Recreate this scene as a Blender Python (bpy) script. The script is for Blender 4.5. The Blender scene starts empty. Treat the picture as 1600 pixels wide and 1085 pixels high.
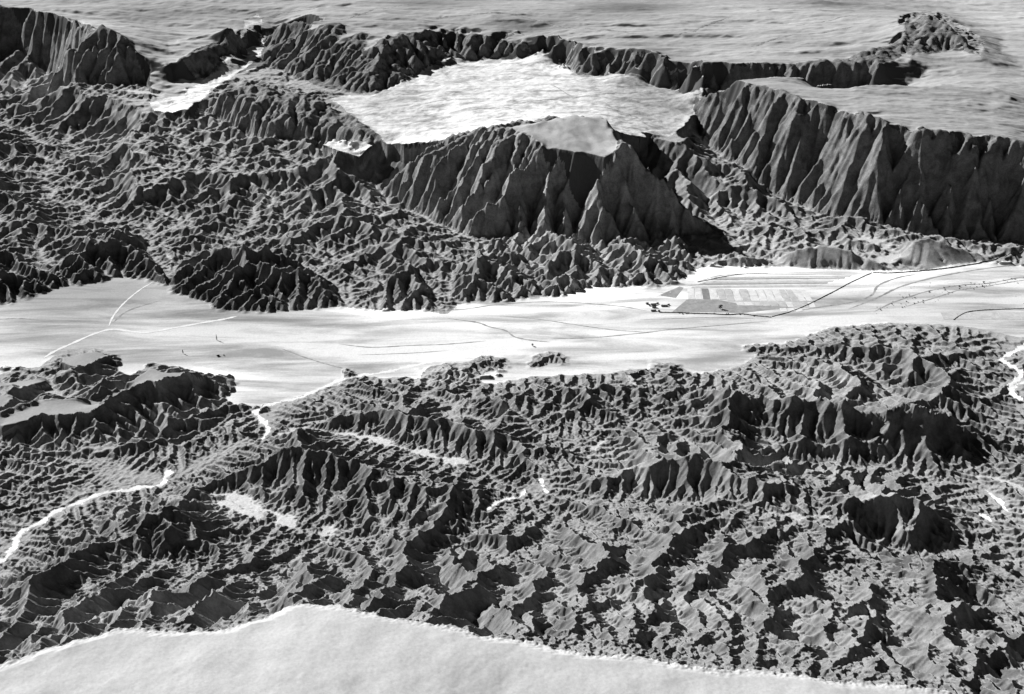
import bpy, math, time
import numpy as np
T0 = time.time()
R = math.radians
QUICK = 1.0            # 1 = full terrain resolution

# ------------------------------------------------------------------ camera, sky, sun, exposure
H = 1300.0             # metres above the river plain
PITCH = 27.0
F = 1716.0             # focal length in photo pixels (1600 wide)
sc = bpy.context.scene
cd = bpy.data.cameras.new("camera"); cam = bpy.data.objects.new("camera", cd)
sc.collection.objects.link(cam); sc.camera = cam
cam.location = (0, 0, H); cam.rotation_euler = (R(90 - PITCH), 0, 0)
cd.sensor_width = 36; cd.lens = 36 * F / 1600; cd.clip_start = 10; cd.clip_end = 200000

SUN_EL, SUN_AZ = 31.0, -52.0          # azimuth from +Y (view direction), negative = left
w = bpy.data.worlds.new("World"); sc.world = w; w.use_nodes = True
nt = w.node_tree; bg = nt.nodes["Background"]
sky = nt.nodes.new("ShaderNodeTexSky"); sky.sky_type = 'NISHITA'; sky.sun_disc = False; sky.altitude = 3500; sky.air_density = .3; sky.dust_density = .2
sky.sun_elevation = R(SUN_EL); sky.sun_rotation = R(SUN_AZ)
bw = nt.nodes.new("ShaderNodeSeparateColor")      # black-and-white film behind a red filter: a dark grey sky
nt.links.new(sky.outputs[0], bw.inputs[0]); nt.links.new(bw.outputs[0], bg.inputs[0])
bg.inputs[1].default_value = 0.05
ld = bpy.data.lights.new("sun", 'SUN'); ld.energy = 5.0; ld.angle = R(0.5)
sun = bpy.data.objects.new("sun", ld); sc.collection.objects.link(sun)
sun.location = (-3000, 3000, 4000)
sun.rotation_euler = (R(90 - SUN_EL), 0, R(180 - SUN_AZ))
sc.view_settings.view_transform = 'Standard'; sc.view_settings.look = 'None'
sc.view_settings.exposure = 0.5; sc.view_settings.gamma = 1.0
sc.cycles.max_bounces = 3; sc.cycles.diffuse_bounces = 1

# ------------------------------------------------------------------ helpers: picture point + height -> place on the land
cp, sp_ = math.cos(R(PITCH)), math.sin(R(PITCH))
def W(u, v, z=0.0):
    a = (u - 800) / F; b = (v - 542.5) / F
    dx, dy, dz = a, cp - b * sp_, -sp_ - b * cp
    t = (z - H) / dz
    return dx * t, dy * t

# ------------------------------------------------------------------ noise
def _h(ix, iy, s):
    n = (ix.astype(np.int64) * 374761393 + iy.astype(np.int64) * 668265263 + s * 982451653) & 0x7fffffff
    n = ((n ^ (n >> 13)) * 1274126177) & 0x7fffffff
    return ((n ^ (n >> 16)) & 0xffff).astype(np.float32) / 65535.0
def vnoise(x, y, s=0):
    ix = np.floor(x); iy = np.floor(y); fx = (x - ix).astype(np.float32); fy = (y - iy).astype(np.float32)
    fx = fx * fx * fx * (fx * (fx * 6 - 15) + 10); fy = fy * fy * fy * (fy * (fy * 6 - 15) + 10)
    a = _h(ix, iy, s); b = _h(ix + 1, iy, s); c = _h(ix, iy + 1, s); d = _h(ix + 1, iy + 1, s)
    return (a + (b - a) * fx + (c - a) * fy + (a - b - c + d) * fx * fy) * 2 - 1
def fbm(x, y, scale, oct=4, s=0, gain=.5):
    o = 0; amp = 1; f = 1 / scale; t = 0
    for k in range(oct):
        a = 0.6 * k + .3
        xr = x * math.cos(a) - y * math.sin(a); yr = x * math.sin(a) + y * math.cos(a)
        o = o + amp * vnoise(xr * f + 17.3 * k, yr * f - 9.1 * k, s + k); t += amp; amp *= gain; f *= 2.03
    return o / t

# ------------------------------------------------------------------ the land: grid that is finer near, coarser far
KF = 0.00115 / QUICK
TH = 0.63; R0 = 800.0; R1 = 8300.0
NT0 = int(2 * TH / (KF * 4)) + 2; NR0 = int(math.log(R1 / R0) / (KF * 4)) + 2
def grid(level):            # level 4, 2, 1
    k = KF * level; m = 4 // level
    ntc = (NT0 - 1) * m + 1; nr = (NR0 - 1) * m + 1
    th = -TH + k * np.arange(ntc); r = R0 * np.exp(k * np.arange(nr))
    X = (r[:, None] * np.sin(th)[None, :]); Y = (r[:, None] * np.cos(th)[None, :])
    S = np.repeat((r * k)[:, None], ntc, 1)
    return X, Y, S, k
def ij(x, y, k):
    r = np.hypot(x, y); th = np.arctan2(x, y)
    return (th + TH) / k, np.log(r / R0) / k     # col, row

# authored shape of the land: (u, v, z) in photograph pixels and metres above the river
RIDGE = [
 # right-hand hills beside the plain
 [(1225,535,30),(1270,515,60),(1310,500,85),(1343,491,105),(1400,490,108),(1435,490,115),(1480,496,110),(1515,503,100),(1560,518,75),(1600,532,60),(1700,560,60)],
 [(1343,491,105),(1330,530,60),(1300,560,30)], [(1435,490,115),(1415,530,90),(1387,570,60),(1360,590,70)],
 [(1515,503,100),(1505,535,70),(1512,551,120)],
 [(1170,535,20),(1200,530,30),(1255,527,50),(1300,533,75),(1340,536,95),(1365,552,80),(1387,578,60)],
 [(1040,560,30),(1060,568,70),(1110,570,120),(1152,554,172),(1172,566,160),(1207,579,150),(1240,580,148),(1285,585,150),(1315,596,150),(1343,603,150),(1400,606,152),(1469,605,165),(1513,606,160),(1550,632,110),(1590,665,60)],
 [(1152,554,172),(1150,595,135),(1138,622,120),(1120,655,90)],
 [(1138,622,120),(1100,628,95),(1062,636,80)], [(1152,600,135),(1207,648,75)],
 [(1387,590,120),(1435,583,125),(1475,570,130),(1512,552,138),(1550,575,90),(1575,590,50)],
 [(1230,660,70),(1254,623,112),(1275,650,90),(1295,680,55)], [(1254,623,112),(1262,600,125)],
 [(1290,662,75),(1312,630,112),(1320,610,140)], [(1300,670,70),(1333,643,108),(1350,665,75),(1362,680,52)],
 [(1469,605,165),(1464,650,120),(1480,690,70),(1500,715,35)], [(1464,650,120),(1410,648,105)],
 [(1400,606,152),(1395,640,110),(1385,675,60)], [(1513,606,160),(1530,660,80),(1550,700,30)],
 [(1343,603,150),(1345,630,115)],
 # long striped ridge R5
 [(893,722,60),(905,712,90),(940,702,130),(975,694,142),(1000,690,148),(1063,690,150),(1101,698,152),(1145,709,148),(1166,718,145),(1205,730,140),(1244,740,135),(1262,760,115),(1288,795,90)],
 [(1075,690,140),(1145,683,120),(1180,690,112),(1213,701,108),(1255,715,100),(1299,727,90),(1340,750,110)],
 # R6
 [(1288,795,92),(1292,780,110),(1315,762,130),(1340,752,145),(1380,744,155),(1418,735,165),(1440,745,155),(1462,759,142),(1485,778,120),(1503,797,95),(1525,812,70),(1547,827,48)],
 [(1095,765,110),(1105,760,130),(1130,775,125),(1165,800,110),(1180,812,95)],
 [(1367,845,100),(1400,840,125),(1430,832,135),(1466,833,130),(1500,842,110),(1540,852,75),(1570,862,55)],
 [(1420,880,140),(1470,878,150),(1505,876,150),(1520,895,120),(1545,930,90)],
 [(1600,700,60),(1640,680,120),(1720,660,120)], [(1600,760,60),(1660,740,120)], [(1580,810,50),(1610,800,75),(1700,790,110)],
 # centre hills near the plain
 [(672,585,12),(690,561,45),(702,555,50),(722,568,32),(740,588,20)], [(722,572,25),(752,546,34),(775,556,24)],
 [(832,563,15),(850,547,24),(866,546,26),(880,558,15)],
 [(721,596,55),(745,590,80),(790,584,90),(827,570,98),(871,566,100),(922,568,112),(950,562,110),(985,560,100),(1007,556,96),(1035,561,90),(1069,571,80)],
 [(922,568,112),(915,599,110),(898,622,90),(880,645,60)], [(915,599,110),(950,625,85),(985,655,60)],
 [(850,640,70),(915,599,110)], [(769,627,50),(800,612,75),(825,596,90)], [(1007,556,96),(1000,600,80),(1010,640,60)],
 [(840,655,55),(870,625,78),(895,625,88)], [(1060,590,85),(1040,620,70)],
 # R7
 [(402,668,20),(415,643,70),(440,634,88),(470,625,100),(500,615,106),(538,604,112),(560,600,114),(588,599,118),(610,608,114),(632,619,108),(660,622,112),(683,624,112),(705,635,105),(724,646,100),(752,651,98),(782,653,98),(810,670,80),(835,690,70),(850,680,80),(872,679,85),(890,690,75),(905,705,62)],
 [(683,624,112),(720,625,70),(760,640,50)], [(640,610,70),(700,630,90)],
 [(940,670,55),(975,668,80),(1000,667,95),(1022,676,85)],
 [(540,575,6),(560,583,30),(600,586,45),(640,583,40),(670,590,45),(720,596,55)],
 # R10
 [(270,752,60),(300,735,85),(345,712,105),(400,692,112),(453,677,118),(485,678,118),(511,681,115),(560,692,112),(610,708,108),(650,722,105),(690,732,108),(735,730,112),(775,745,90),(800,758,70)],
 [(730,735,112),(700,760,95),(660,785,90)], [(560,692,112),(540,730,85),(520,770,70)], [(453,677,118),(440,720,85),(430,760,62)],
 # dark hill
 [(200,706,35),(240,690,50),(262,675,58),(297,657,64),(330,655,66),(358,643,78),(380,655,55),(404,682,16)],
 # R11 and lower left
 [(150,805,120),(185,790,130),(228,772,142),(262,752,160),(278,762,150),(305,770,130),(330,800,100),(350,830,85),(420,850,85)],
 [(262,752,160),(285,790,120),(300,830,100)], [(228,772,142),(235,820,110)],
 [(0,900,165),(40,880,165),(85,858,165),(120,832,150),(150,805,140),(175,830,120),(185,880,110)],
 [(85,858,165),(110,890,140),(150,920,150)],
 [(0,700,30),(25,690,45),(60,705,40),(110,735,35)],
 [(790,850,110),(840,840,115),(900,800,100),(960,790,115),(1040,765,110),(1100,760,130)],
 # river-side cliffs, far bank
 [(-120,430,70),(0,404,95),(40,412,80),(68,416,60),(110,395,75),(135,380,88),(165,368,97),(200,370,92),(225,385,75),(245,400,50),(262,420,20)],
 [(262,432,14),(272,404,60),(290,390,92),(310,385,115),(350,384,128),(375,384,130),(400,390,128),(420,398,125),(440,402,118),(480,402,114),(505,414,88),(520,432,58),(535,470,8)],
 [(545,470,15),(570,430,60),(590,408,85),(618,395,115),(642,380,140),(665,395,115),(685,402,100),(712,412,85)],
 [(642,380,140),(640,420,75),(630,450,40)],
 [(716,460,20),(726,432,56),(741,416,80),(765,424,60),(790,440,32),(800,460,12)],
 [(800,452,16),(815,440,30),(840,442,25),(855,455,10)],
 [(740,392,90),(769,384,118),(790,395,95),(815,405,80),(850,432,45)],
 [(850,432,40),(870,400,70),(900,395,80),(925,363,130),(950,375,110),(975,400,80)],
 [(860,330,80),(880,345,135),(905,355,125),(925,363,130)], [(880,345,135),(868,380,90)],
 [(925,363,130),(920,395,70),(905,430,28)], [(975,395,72),(1000,392,85),(1030,415,42),(1050,435,16),(1062,442,6)],
 [(1000,392,85),(985,425,28),(970,446,6)], [(960,345,80),(985,368,110),(1010,372,118),(1045,395,55),(1080,410,22),(1090,420,6)],
 [(1035,360,60),(1055,348,95),(1080,352,85),(1095,370,50)],
 [(1108,408,12),(1125,396,35),(1160,391,42),(1185,396,34),(1207,408,10)],
 [(1225,395,25),(1240,384,48),(1275,378,52),(1299,380,52),(1330,388,45),(1350,397,35),(1375,410,18),(1398,421,4)],
 [(1385,395,20),(1401,377,45),(1425,368,58),(1452,367,60),(1486,382,45),(1520,396,22),(1560,402,8)],
 # badlands behind the far bank
 [(262,425,40),(250,395,75),(238,350,85)], [(130,380,108),(100,330,110),(60,290,110),(30,250,120),(0,225,125)],
 [(0,300,100),(60,310,95),(110,325,100),(170,340,100),(200,360,110)], [(310,385,118),(300,340,100),(330,310,105),(360,280,115),(380,250,120)],
 [(400,390,120),(430,350,115),(480,320,120),(520,290,130),(540,265,125)],
 [(480,402,108),(530,370,115),(580,350,125),(640,320,120),(690,310,105)],
 [(590,350,125),(650,360,120),(700,380,100)], [(470,290,120),(430,250,125),(390,220,130),(350,200,135)],
 [(560,260,125),(600,280,115),(650,300,105),(690,320,90)], [(520,330,115),(560,310,120),(610,300,115)],
 [(640,330,120),(690,345,110),(720,370,90)], [(180,300,90),(220,280,105),(260,270,110),(300,255,115),(350,245,120)],
 [(150,48,296),(120,65,268),(88,90,215),(62,112,165)],
 [(0,130,150),(30,128,165),(60,145,160),(90,165,140)], [(30,180,130),(80,195,130),(140,215,120),(200,240,110)],
 [(0,160,140),(40,190,135),(20,215,130)],
 [(100,260,110),(160,265,108),(200,290,100)], [(260,215,115),(300,235,115),(330,230,120)],
 [(328,162,140),(350,142,185),(385,130,205),(410,136,198),(440,142,192),(470,152,185),(505,162,175),(535,175,165),(560,192,155),(590,212,150),(605,222,145)],
 [(510,195,150),(540,205,155),(575,215,150)],
 # right badlands in front of the mesa
 [(990,250,150),(1040,240,160),(1060,215,175),(1085,205,190)], [(1060,250,140),(1120,265,130),(1160,260,140),(1200,290,110),(1240,310,100)],
 [(1080,215,180),(1140,250,150),(1190,265,130)], [(1160,320,95),(1210,300,135),(1260,310,142),(1320,315,132),(1370,330,112)],
 [(1260,345,75),(1300,325,115),(1350,332,112),(1400,320,140)], [(1440,300,185),(1480,320,152),(1530,345,105)],
 [(1540,360,88),(1560,342,120),(1600,340,126),(1700,342,125)], [(1250,240,190),(1235,275,140)], [(1350,270,180),(1330,300,120)], [(1500,290,195),(1490,315,155)],
 # butte
 [(600,252,150),(625,237,175),(660,228,195),(690,220,208),(720,222,210),(750,213,235),(790,200,265),(825,192,288),(845,188,296)],
 [(875,180,304),(905,180,304),(940,187,302),(955,203,288),(964,235,255)],
 [(955,203,288),(985,222,262),(1020,246,215),(1060,276,170),(1100,306,125),(1130,332,85)],
 [(964,240,250),(975,270,195),(1000,310,130),(1020,345,80)], [(900,248,243),(895,275,200),(885,310,140),(872,345,78)],
 [(750,213,235),(710,265,150),(670,305,92)], [(835,235,245),(780,285,150),(735,330,78)], [(940,250,243),(945,300,155),(960,345,80)],
 [(850,236,248),(835,222,262),(800,203,268)], [(850,236,248),(882,238,248),(900,248,243),(930,250,243),(964,236,254)],
]
RIM = [   # plateau rims (top edge)
 [(-150,0,300),(0,10,300),(61,20,300),(100,30,300),(136,37,298),(150,48,300),(191,58,305),(218,72,262),(239,89,225),(259,98,214),(275,97,212),(290,91,218),(320,85,222),(341,69,235)],
 [(276,63,250),(320,51,275),(358,43,300),(375,29,318),(402,24,325),(440,25,325),(470,27,325),(491,34,318)],
 [(477,50,290),(500,47,305),(532,41,318),(545,44,312)],
 [(500,75,262),(530,61,290),(560,55,305),(581,53,308),(595,62,300),(610,58,300),(632,51,290),(660,44,283),(697,41,280),(735,42,280),(803,51,280),(871,57,282),(922,70,288),(973,73,292),(1007,78,294),(1035,88,296),(1069,92,298),(1108,101,300),(1162,102,300),(1230,101,300),(1299,97,302),(1360,88,306),(1411,75,312)],
 [(1118,120,318),(1140,125,320),(1165,130,320),(1203,138,320),(1235,147,320),(1271,157,320),(1310,167,320),(1350,178,318),(1390,190,316),(1435,201,304),(1475,206,298),(1513,209,290),(1525,220,275),(1540,214,284),(1551,213,284),(1600,224,280),(1700,250,272)],
 [(1118,119,318),(1176,117,318),(1240,112,318),(1299,106,318),(1330,110,312),(1384,99,318),(1425,89,322)],
 [(1408,74,330),(1410,55,360),(1415,36,385),(1442,20,408),(1469,34,392),(1503,58,352),(1534,92,318)],
]
NEAR_EDGE = [(-500,1125),(-200,1075),(0,1042),(40,1028),(70,1015),(130,1000),(190,984),(225,982),(235,986),(290,986),(325,985),(345,988),(375,974),(410,966),(432,955),(450,945),(480,942),(498,950),(530,948),(565,958),(600,962),(650,974),(700,978),(745,990),(790,998),(830,1000),(870,1012),(935,1026),(975,1026),(1005,1028),(1060,1043),(1130,1050),(1165,1048),(1220,1050),(1255,1053),(1300,1062),(1340,1062),(1400,1068),(1460,1078),(1520,1090),(1650,1120),(1900,1180),(2200,1240)]
FLOOR = [   # lines where the land is low: washes, foot of slopes
 [(540,592,2),(494,612,4),(460,624,5),(419,633,6),(399,646,8),(416,667,10),(414,682,12),(385,705,16),(320,728,20),(262,752,26),(222,761,28),(175,770,29),(136,781,31),(110,788,33),(85,800,35),(65,817,37),(44,824,38),(28,838,40),(24,851,42),(0,877,46),(-100,920,55)],
 [(414,683,12),(440,676,14),(475,672,16),(511,675,20),(560,684,24),(600,690,27),(650,704,32),(720,722,38),(770,742,44),(820,760,50),(800,785,56),(765,796,60),(745,815,64),(705,835,72),(715,860,88)],
 [(820,760,50),(842,752,50),(848,770,54),(850,795,62),(850,830,75)],
 [(842,752,50),(870,735,50),(893,722,52),(925,700,50),(930,680,50),(950,640,46),(985,620,38),(1005,595,25),(1000,575,12),(1010,563,6)],
 [(262,752,26),(300,775,38),(340,768,36),(400,790,40),(440,812,46),(475,825,50),(512,838,54),(545,842,62)],
 [(512,838,54),(450,860,80)],
 [(1600,541,3),(1565,561,4),(1580,572,5),(1592,590,5),(1580,605,7),(1576,620,8),(1592,650,9),(1602,690,12),(1590,715,15),(1555,745,19),(1540,752,20),(1560,775,24),(1571,797,27),(1545,812,31),(1552,830,36),(1590,860,42)],
 [(1545,750,19),(1500,735,26),(1450,722,34),(1400,714,42),(1340,712,50),(1300,705,55),(1250,700,64),(1205,672,72),(1180,650,80)],
 [(1363,684,48),(1340,700,50)], [(1552,830,36),(1490,845,60),(1430,850,72),(1370,828,78),(1305,806,84),(1265,809,86),(1215,800,92),(1190,794,96),(1120,800,100)],
 [(893,722,52),(935,752,62),(1000,765,74),(1060,768,84),(1120,772,96)],
 [(820,650,50),(870,690,48),(925,700,50)], [(1010,563,6),(1040,610,40),(1075,650,62),(1100,680,78)],
 # foot of the hills along the plain
 [(660,572,2),(720,588,10),(760,586,14),(800,572,8),(820,560,3)],
 [(0,570,12),(50,575,12),(100,620,16),(150,645,18),(220,600,8),(250,580,4)],
 [(0,690,25),(60,700,22),(130,715,22),(200,740,24),(255,752,26)], [(130,715,22),(200,690,20),(280,672,18),(330,650,14),(400,640,8)],
 [(0,790,60),(60,770,45),(130,765,36),(175,770,30)],
 # far bank and far badlands drainage
 [(252,434,6),(266,410,16),(258,385,28),(240,350,40),(225,300,58),(250,275,68),(275,255,76),(290,215,92),(265,185,105),(245,160,118),(300,150,125),(350,125,140),(400,98,160),(402,68,188),(430,50,215)],
 [(225,300,58),(140,290,64),(60,260,74),(0,240,84)], [(535,478,6),(545,440,26),(520,400,40),(470,370,50),(420,330,66),(400,290,80),(370,250,92),(330,215,104)],
 [(250,160,118),(150,148,128),(60,150,135),(0,150,140)], [(130,380,50),(190,345,50),(238,340,44)],
 [(715,470,5),(705,430,30),(680,412,45),(720,390,55),(745,360,60),(725,340,66),(690,330,72),(640,290,92),(590,262,110),(545,238,124),(520,225,130)],
 [(850,450,5),(838,420,24),(850,390,42),(835,360,55),(800,350,62),(745,360,60)], [(970,450,4),(950,420,26),(965,390,44),(955,350,56)],
 [(1090,425,4),(1100,400,14),(1130,375,30),(1140,345,48),(1180,355,44)], [(1210,410,6),(1205,390,16),(1180,355,40),(1150,330,62),(1100,280,90),(1060,240,130),(1040,215,148)],
 [(1370,385,16),(1340,375,20),(1300,360,48),(1250,330,55),(1200,280,92),(1160,240,120),(1110,215,140),(1080,205,146)],
 [(1560,402,5),(1510,375,22),(1480,366,60),(1420,350,85),(1370,300,80),(1300,290,92),(1240,270,108)],
 [(1600,380,12),(1560,372,60),(1500,358,82)],
 [(1360,415,3),(1388,405,8),(1378,388,16),(1340,372,22)],
 # foot of scarps, canyon, basin
 [(420,100,152),(455,118,148),(500,142,138),(545,150,138),(590,147,158),(625,130,170),(660,112,178),(700,97,182),(760,94,182),(830,95,182),(875,98,180),(880,108,180),(905,119,182),(940,122,182),(1000,128,180),(1060,142,172),(1100,152,168)],
 [(1100,152,168),(1130,158,170),(1180,158,178),(1300,157,200),(1400,137,232),(1438,112,280)],
 [(1090,165,166),(1070,200,152)],
 [(-150,75,185),(0,74,188),(50,72,188),(95,76,185)],
 [(150,140,130),(110,125,140),(50,110,150),(0,100,155),(-150,95,155)], [(150,140,130),(200,130,140),(260,128,140),(300,125,145),(350,122,142)],
 [(600,262,120),(640,292,98),(690,325,76),(730,350,62),(800,352,60),(860,360,55),(930,368,50),(1000,365,50),(1060,352,55),(1130,342,56)],
 [(1425,90,322),(1480,80,320),(1515,85,318)], [(350,80,215),(370,90,185),(385,96,172)], [(480,70,240),(440,80,205),(412,90,180)],
 [(276,66,240),(330,70,205),(390,72,192)],
 # far plains
 [(0,0,300),(200,0,310),(400,0,310),(800,0,310),(1100,0,312),(1400,0,312),(1600,0,300)],[(150,20,285),(260,45,250),(300,40,262)],
 [(260,75,232),(262,90,222)], [(1600,128,285),(1560,60,280),(1520,20,290)], [(780,22,316),(880,25,312),(960,32,306),(990,48,298)],
 [(1240,4,322),(1300,8,335),(1380,12,325),(1410,15,315)], [(900,8,325),(950,15,312),(1050,9,315)], [(1600,150,300),(1560,140,310),(1450,130,318),(1350,140,319)],
 [(600,20,312),(500,15,316),(620,36,304)],
]
def ribs(A, B, n, amp_, skew, seed_):
    rg_ = np.random.default_rng(seed_); A = np.array(A, float); B = np.array(B, float); rdg, gul = [], []
    def at(P, t):
        d = np.concatenate([[0], np.cumsum(np.hypot(*np.diff(P[:, :2], axis=0).T))]); q = np.clip(t, 0, 1) * d[-1]
        return np.array([np.interp(q, d, P[:, c]) for c in range(3)])
    for i in range(2 * n):
        t = (i + rg_.uniform(-.3, .3)) / (2 * n); a, b = at(A, t), at(B, t + skew + rg_.uniform(-.012, .012)); m_ = []
        e = rg_.uniform(.6, 1.0)
        for q in (0.04, .12, .25, .45, .65, .85, 1.):
            if q > e: break
            p = a + (b - a) * q; p[2] += amp_ * rg_.uniform(.6, 1.3) * math.sin(math.pi * min(q * 1.15, 1)) * (1 if i % 2 else -1); p[0] += rg_.uniform(-2, 2); m_.append(tuple(p))
        (rdg if i % 2 else gul).append(m_)
    return rdg, gul
for A_, B_, n_, am_, sk_, sd_ in [
    ([(1118,120,318),(1165,130,320),(1203,138,320),(1271,157,320),(1350,178,318),(1435,201,304),(1475,206,298),(1513,209,290),(1551,213,284),(1600,224,280),(1700,250,272)],
     [(1085,195,152),(1130,222,150),(1180,242,150),(1260,266,145),(1340,300,130),(1420,316,120),(1500,328,112),(1600,336,110),(1700,342,110)], 32, 12, -.02, 1),
    ([(595,62,300),(632,51,290),(697,41,280),(735,42,280),(803,51,280),(871,57,282),(922,70,288),(973,73,292),(1035,88,296),(1069,92,298),(1108,101,300)],
     [(560,146,148),(625,130,170),(660,112,178),(700,97,182),(760,94,182),(830,95,182),(875,98,180),(905,119,182),(1000,128,180),(1060,142,172),(1100,152,168)], 30, 7, -.01, 2),
    ([(720,222,212),(750,214,236),(790,203,262),(815,214,262),(840,230,250),(882,241,245),(930,252,241),(962,241,248)],
     [(600,262,122),(625,282,108),(655,302,96),(690,326,80),(725,346,66),(770,352,62),(860,362,56),(1000,358,60)], 19, 9, 0, 3),
    ([(964,241,250),(972,232,268),(985,224,284),(1005,238,256)], [(1000,358,60),(1050,352,60),(1100,345,64),(1128,337,80)], 9, 9, 0, 4),
    ([(0,10,300),(61,20,300),(136,37,298)], [(0,48,222),(50,54,222),(100,66,222)], 7, 8, 0, 5),
    ([(150,48,296),(191,58,300),(218,72,262),(239,89,225)], [(62,112,165),(110,122,142),(170,128,140),(240,127,142)], 9, 12, 0, 6),
    ([(340,155,150),(385,130,205),(440,142,192),(505,162,175),(560,192,155)], [(365,188,122),(400,200,118),(430,206,116),(500,213,118),(550,216,122)], 11, 8, 0, 7),
    ([(905,712,95),(940,702,140),(1000,690,160),(1063,690,163),(1101,698,165),(1166,718,157),(1205,730,150),(1244,740,135),(1262,760,115)], [(885,770,66),(940,775,70),(1000,775,76),(1063,775,82),(1130,780,90),(1180,788,94),(1244,805,88),(1285,808,86)], 17, 11, 0, 8),
    ([(1207,579,165),(1285,585,165),(1343,603,165),(1400,606,167),(1469,605,181),(1513,606,176)], [(1175,650,70),(1250,690,64),(1300,705,55),(1363,700,50),(1450,722,34),(1530,735,24)], 17, 15, 0, 9),
    ([(1060,568,77),(1110,570,132),(1152,554,189)], [(1010,650,62),(1075,665,66),(1150,680,76)], 8, 10, 0, 10),
    ([(1292,780,110),(1340,752,145),(1418,735,165),(1462,759,142),(1503,797,95),(1547,827,48)], [(1270,812,90),(1310,830,90),(1380,845,85),(1440,850,74),(1490,848,60),(1540,845,40)], 13, 11, 0, 11),
    ([(440,634,97),(470,625,110),(538,604,123),(588,599,130),(632,619,119),(683,626,123),(724,646,110),(752,651,108),(782,653,108),(835,690,77)], [(430,668,16),(480,672,17),(540,680,22),(600,690,27),(650,703,32),(700,715,36),(730,728,40),(770,740,44),(800,748,48),(840,755,50)], 23, 9, 0, 12),
    ([(300,735,94),(345,712,115),(400,692,123),(453,677,130),(511,681,126),(560,692,123),(610,708,119),(650,722,115),(690,732,119),(735,730,123),(775,745,99)], [(280,765,38),(320,770,38),(370,785,40),(430,805,46),(480,825,54),(530,842,62),(590,842,80),(640,840,88),(680,845,86),(715,850,80),(760,800,60)], 26, 9, 0, 13),
    ([(721,596,60),(790,584,100),(827,570,108),(871,566,110),(922,568,123),(985,560,110),(1007,556,106),(1035,561,99)], [(700,640,55),(770,655,50),(820,660,50),(870,670,50),(920,680,50),(960,640,44),(995,620,36),(1040,620,45)], 16, 8, 0, 14),
    ([(150,805,120),(228,772,142),(262,752,160),(305,770,130),(350,830,85)], [(190,870,115),(235,870,100),(280,870,95),(330,880,100),(380,880,95)], 8, 10, 0, 15),
    ([(1270,515,66),(1310,500,94),(1343,491,116),(1400,490,119),(1435,490,127),(1480,496,121),(1515,503,110),(1560,518,83)], [(1250,545,25),(1290,560,28),(1330,570,30),(1380,580,70),(1430,575,80),(1480,565,90),(1520,570,90),(1570,575,30)], 13, 8, 0, 16),
    ([(290,390,92),(350,384,128),(400,388,128),(440,402,118),(480,402,114),(520,432,58)], [(275,455,8),(345,484,5),(390,486,5),(430,486,5),(490,482,5),(530,480,5)], 13, 6, 0, 17),
    ([(769,384,118),(815,388,108),(868,350,135),(905,355,128),(950,372,112),(1000,385,90)], [(760,462,8),(815,464,8),(870,458,8),(905,452,8),(950,447,8),(1000,447,6)], 6, 20, 0, 18),
    ([(590,408,88),(618,395,115),(642,380,140),(685,402,100)], [(600,480,5),(630,484,5),(660,482,5),(700,478,5)], 6, 9, 0, 19)]:
    a_, b_ = ribs(A_, B_, n_, am_, sk_, sd_); RIM += a_; FLOOR += b_
WASH = [ # (centre line, half width m, zone)
 ([(700,560,2),(660,568,2),(600,581,2),(540,592,3),(494,612,4),(460,624,5),(425,631,6),(404,639,7),(399,646,8),(407,656,9),(416,667,10),(417,675,11),(413,684,12)], 4.5, 9),
 ([(262,737,24),(258,746,25),(254,757,27),(240,760,28),(222,761,28),(200,767,29),(175,769,30),(150,774,31),(128,784,32),(110,790,33),(88,799,35),(75,808,36),(65,817,37),(52,822,38),(36,828,39),(27,840,40),(24,851,42),(14,864,44),(0,877,46),(-60,905,52)], 5.0, 9),
 ([(440,676,14),(475,673,16),(511,676,20),(540,681,22),(580,687,25),(620,696,28),(650,703,31),(690,713,35),(720,722,38)], 7.0, 5),
 ([(335,768,36),(360,774,36),(390,787,39),(420,800,43),(440,810,46),(462,822,49)], 8.0, 5), ([(350,782,38),(385,797,42),(410,808,44)], 5.0, 5),
 ([(495,843,52),(508,832,53),(520,828,54)], 6.0, 5), ([(500,850,54),(515,846,54),(522,838,54)], 4.0, 5),
 ([(842,750,50),(846,760,52),(851,770,54)], 3.0, 9), ([(820,766,53),(810,778,55),(790,780,56),(768,790,58),(764,797,60)], 3.5, 9),
 ([(1640,525,3),(1600,541,3),(1575,556,4),(1566,562,4),(1580,572,5),(1592,582,5),(1588,592,6),(1580,605,7),(1580,618,8),(1592,624,8)], 6.0, 9),
 ([(1600,598,6),(1588,603,6),(1580,615,8)], 4.0, 9),
 ([(1530,745,18),(1555,748,18),(1582,757,20),(1600,765,20)], 4.0, 5), ([(1540,766,22),(1556,781,25),(1571,799,27)], 3.5, 9), ([(1545,812,31),(1536,806,30)], 4.0, 9),
 ([(1005,577,12),(985,586,16),(983,594,18),(990,600,20)], 3.0, 5), ([(925,700,48),(950,685,46)], 3.0, 5), ([(255,430,6),(266,412,14),(270,398,18)], 4.0, 5),
 ([(402,62,200),(405,74,190),(398,92,175),(350,125,145),(310,145,132)], 26.0, 5), ([(205,140,124),(245,152,120),(262,165,112)], 10., 5), ([(1196,797,94),(1240,805,90),(1290,806,86)], 5., 5),
 ([(1355,372,22),(1380,380,20),(1395,392,14),(1405,400,9),(1385,408,7)], 12., 5), ([(1195,392,18),(1215,400,12)], 8., 5), ([(940,452,4),(975,455,4),(1010,462,3),(1050,455,3)], 12., 5),
 ([(225,300,58),(240,290,62)], 6., 5), ([(265,262,74),(245,258,76)], 4., 5), ([(200,232,84),(212,240,84)], 4., 5),
]
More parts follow.
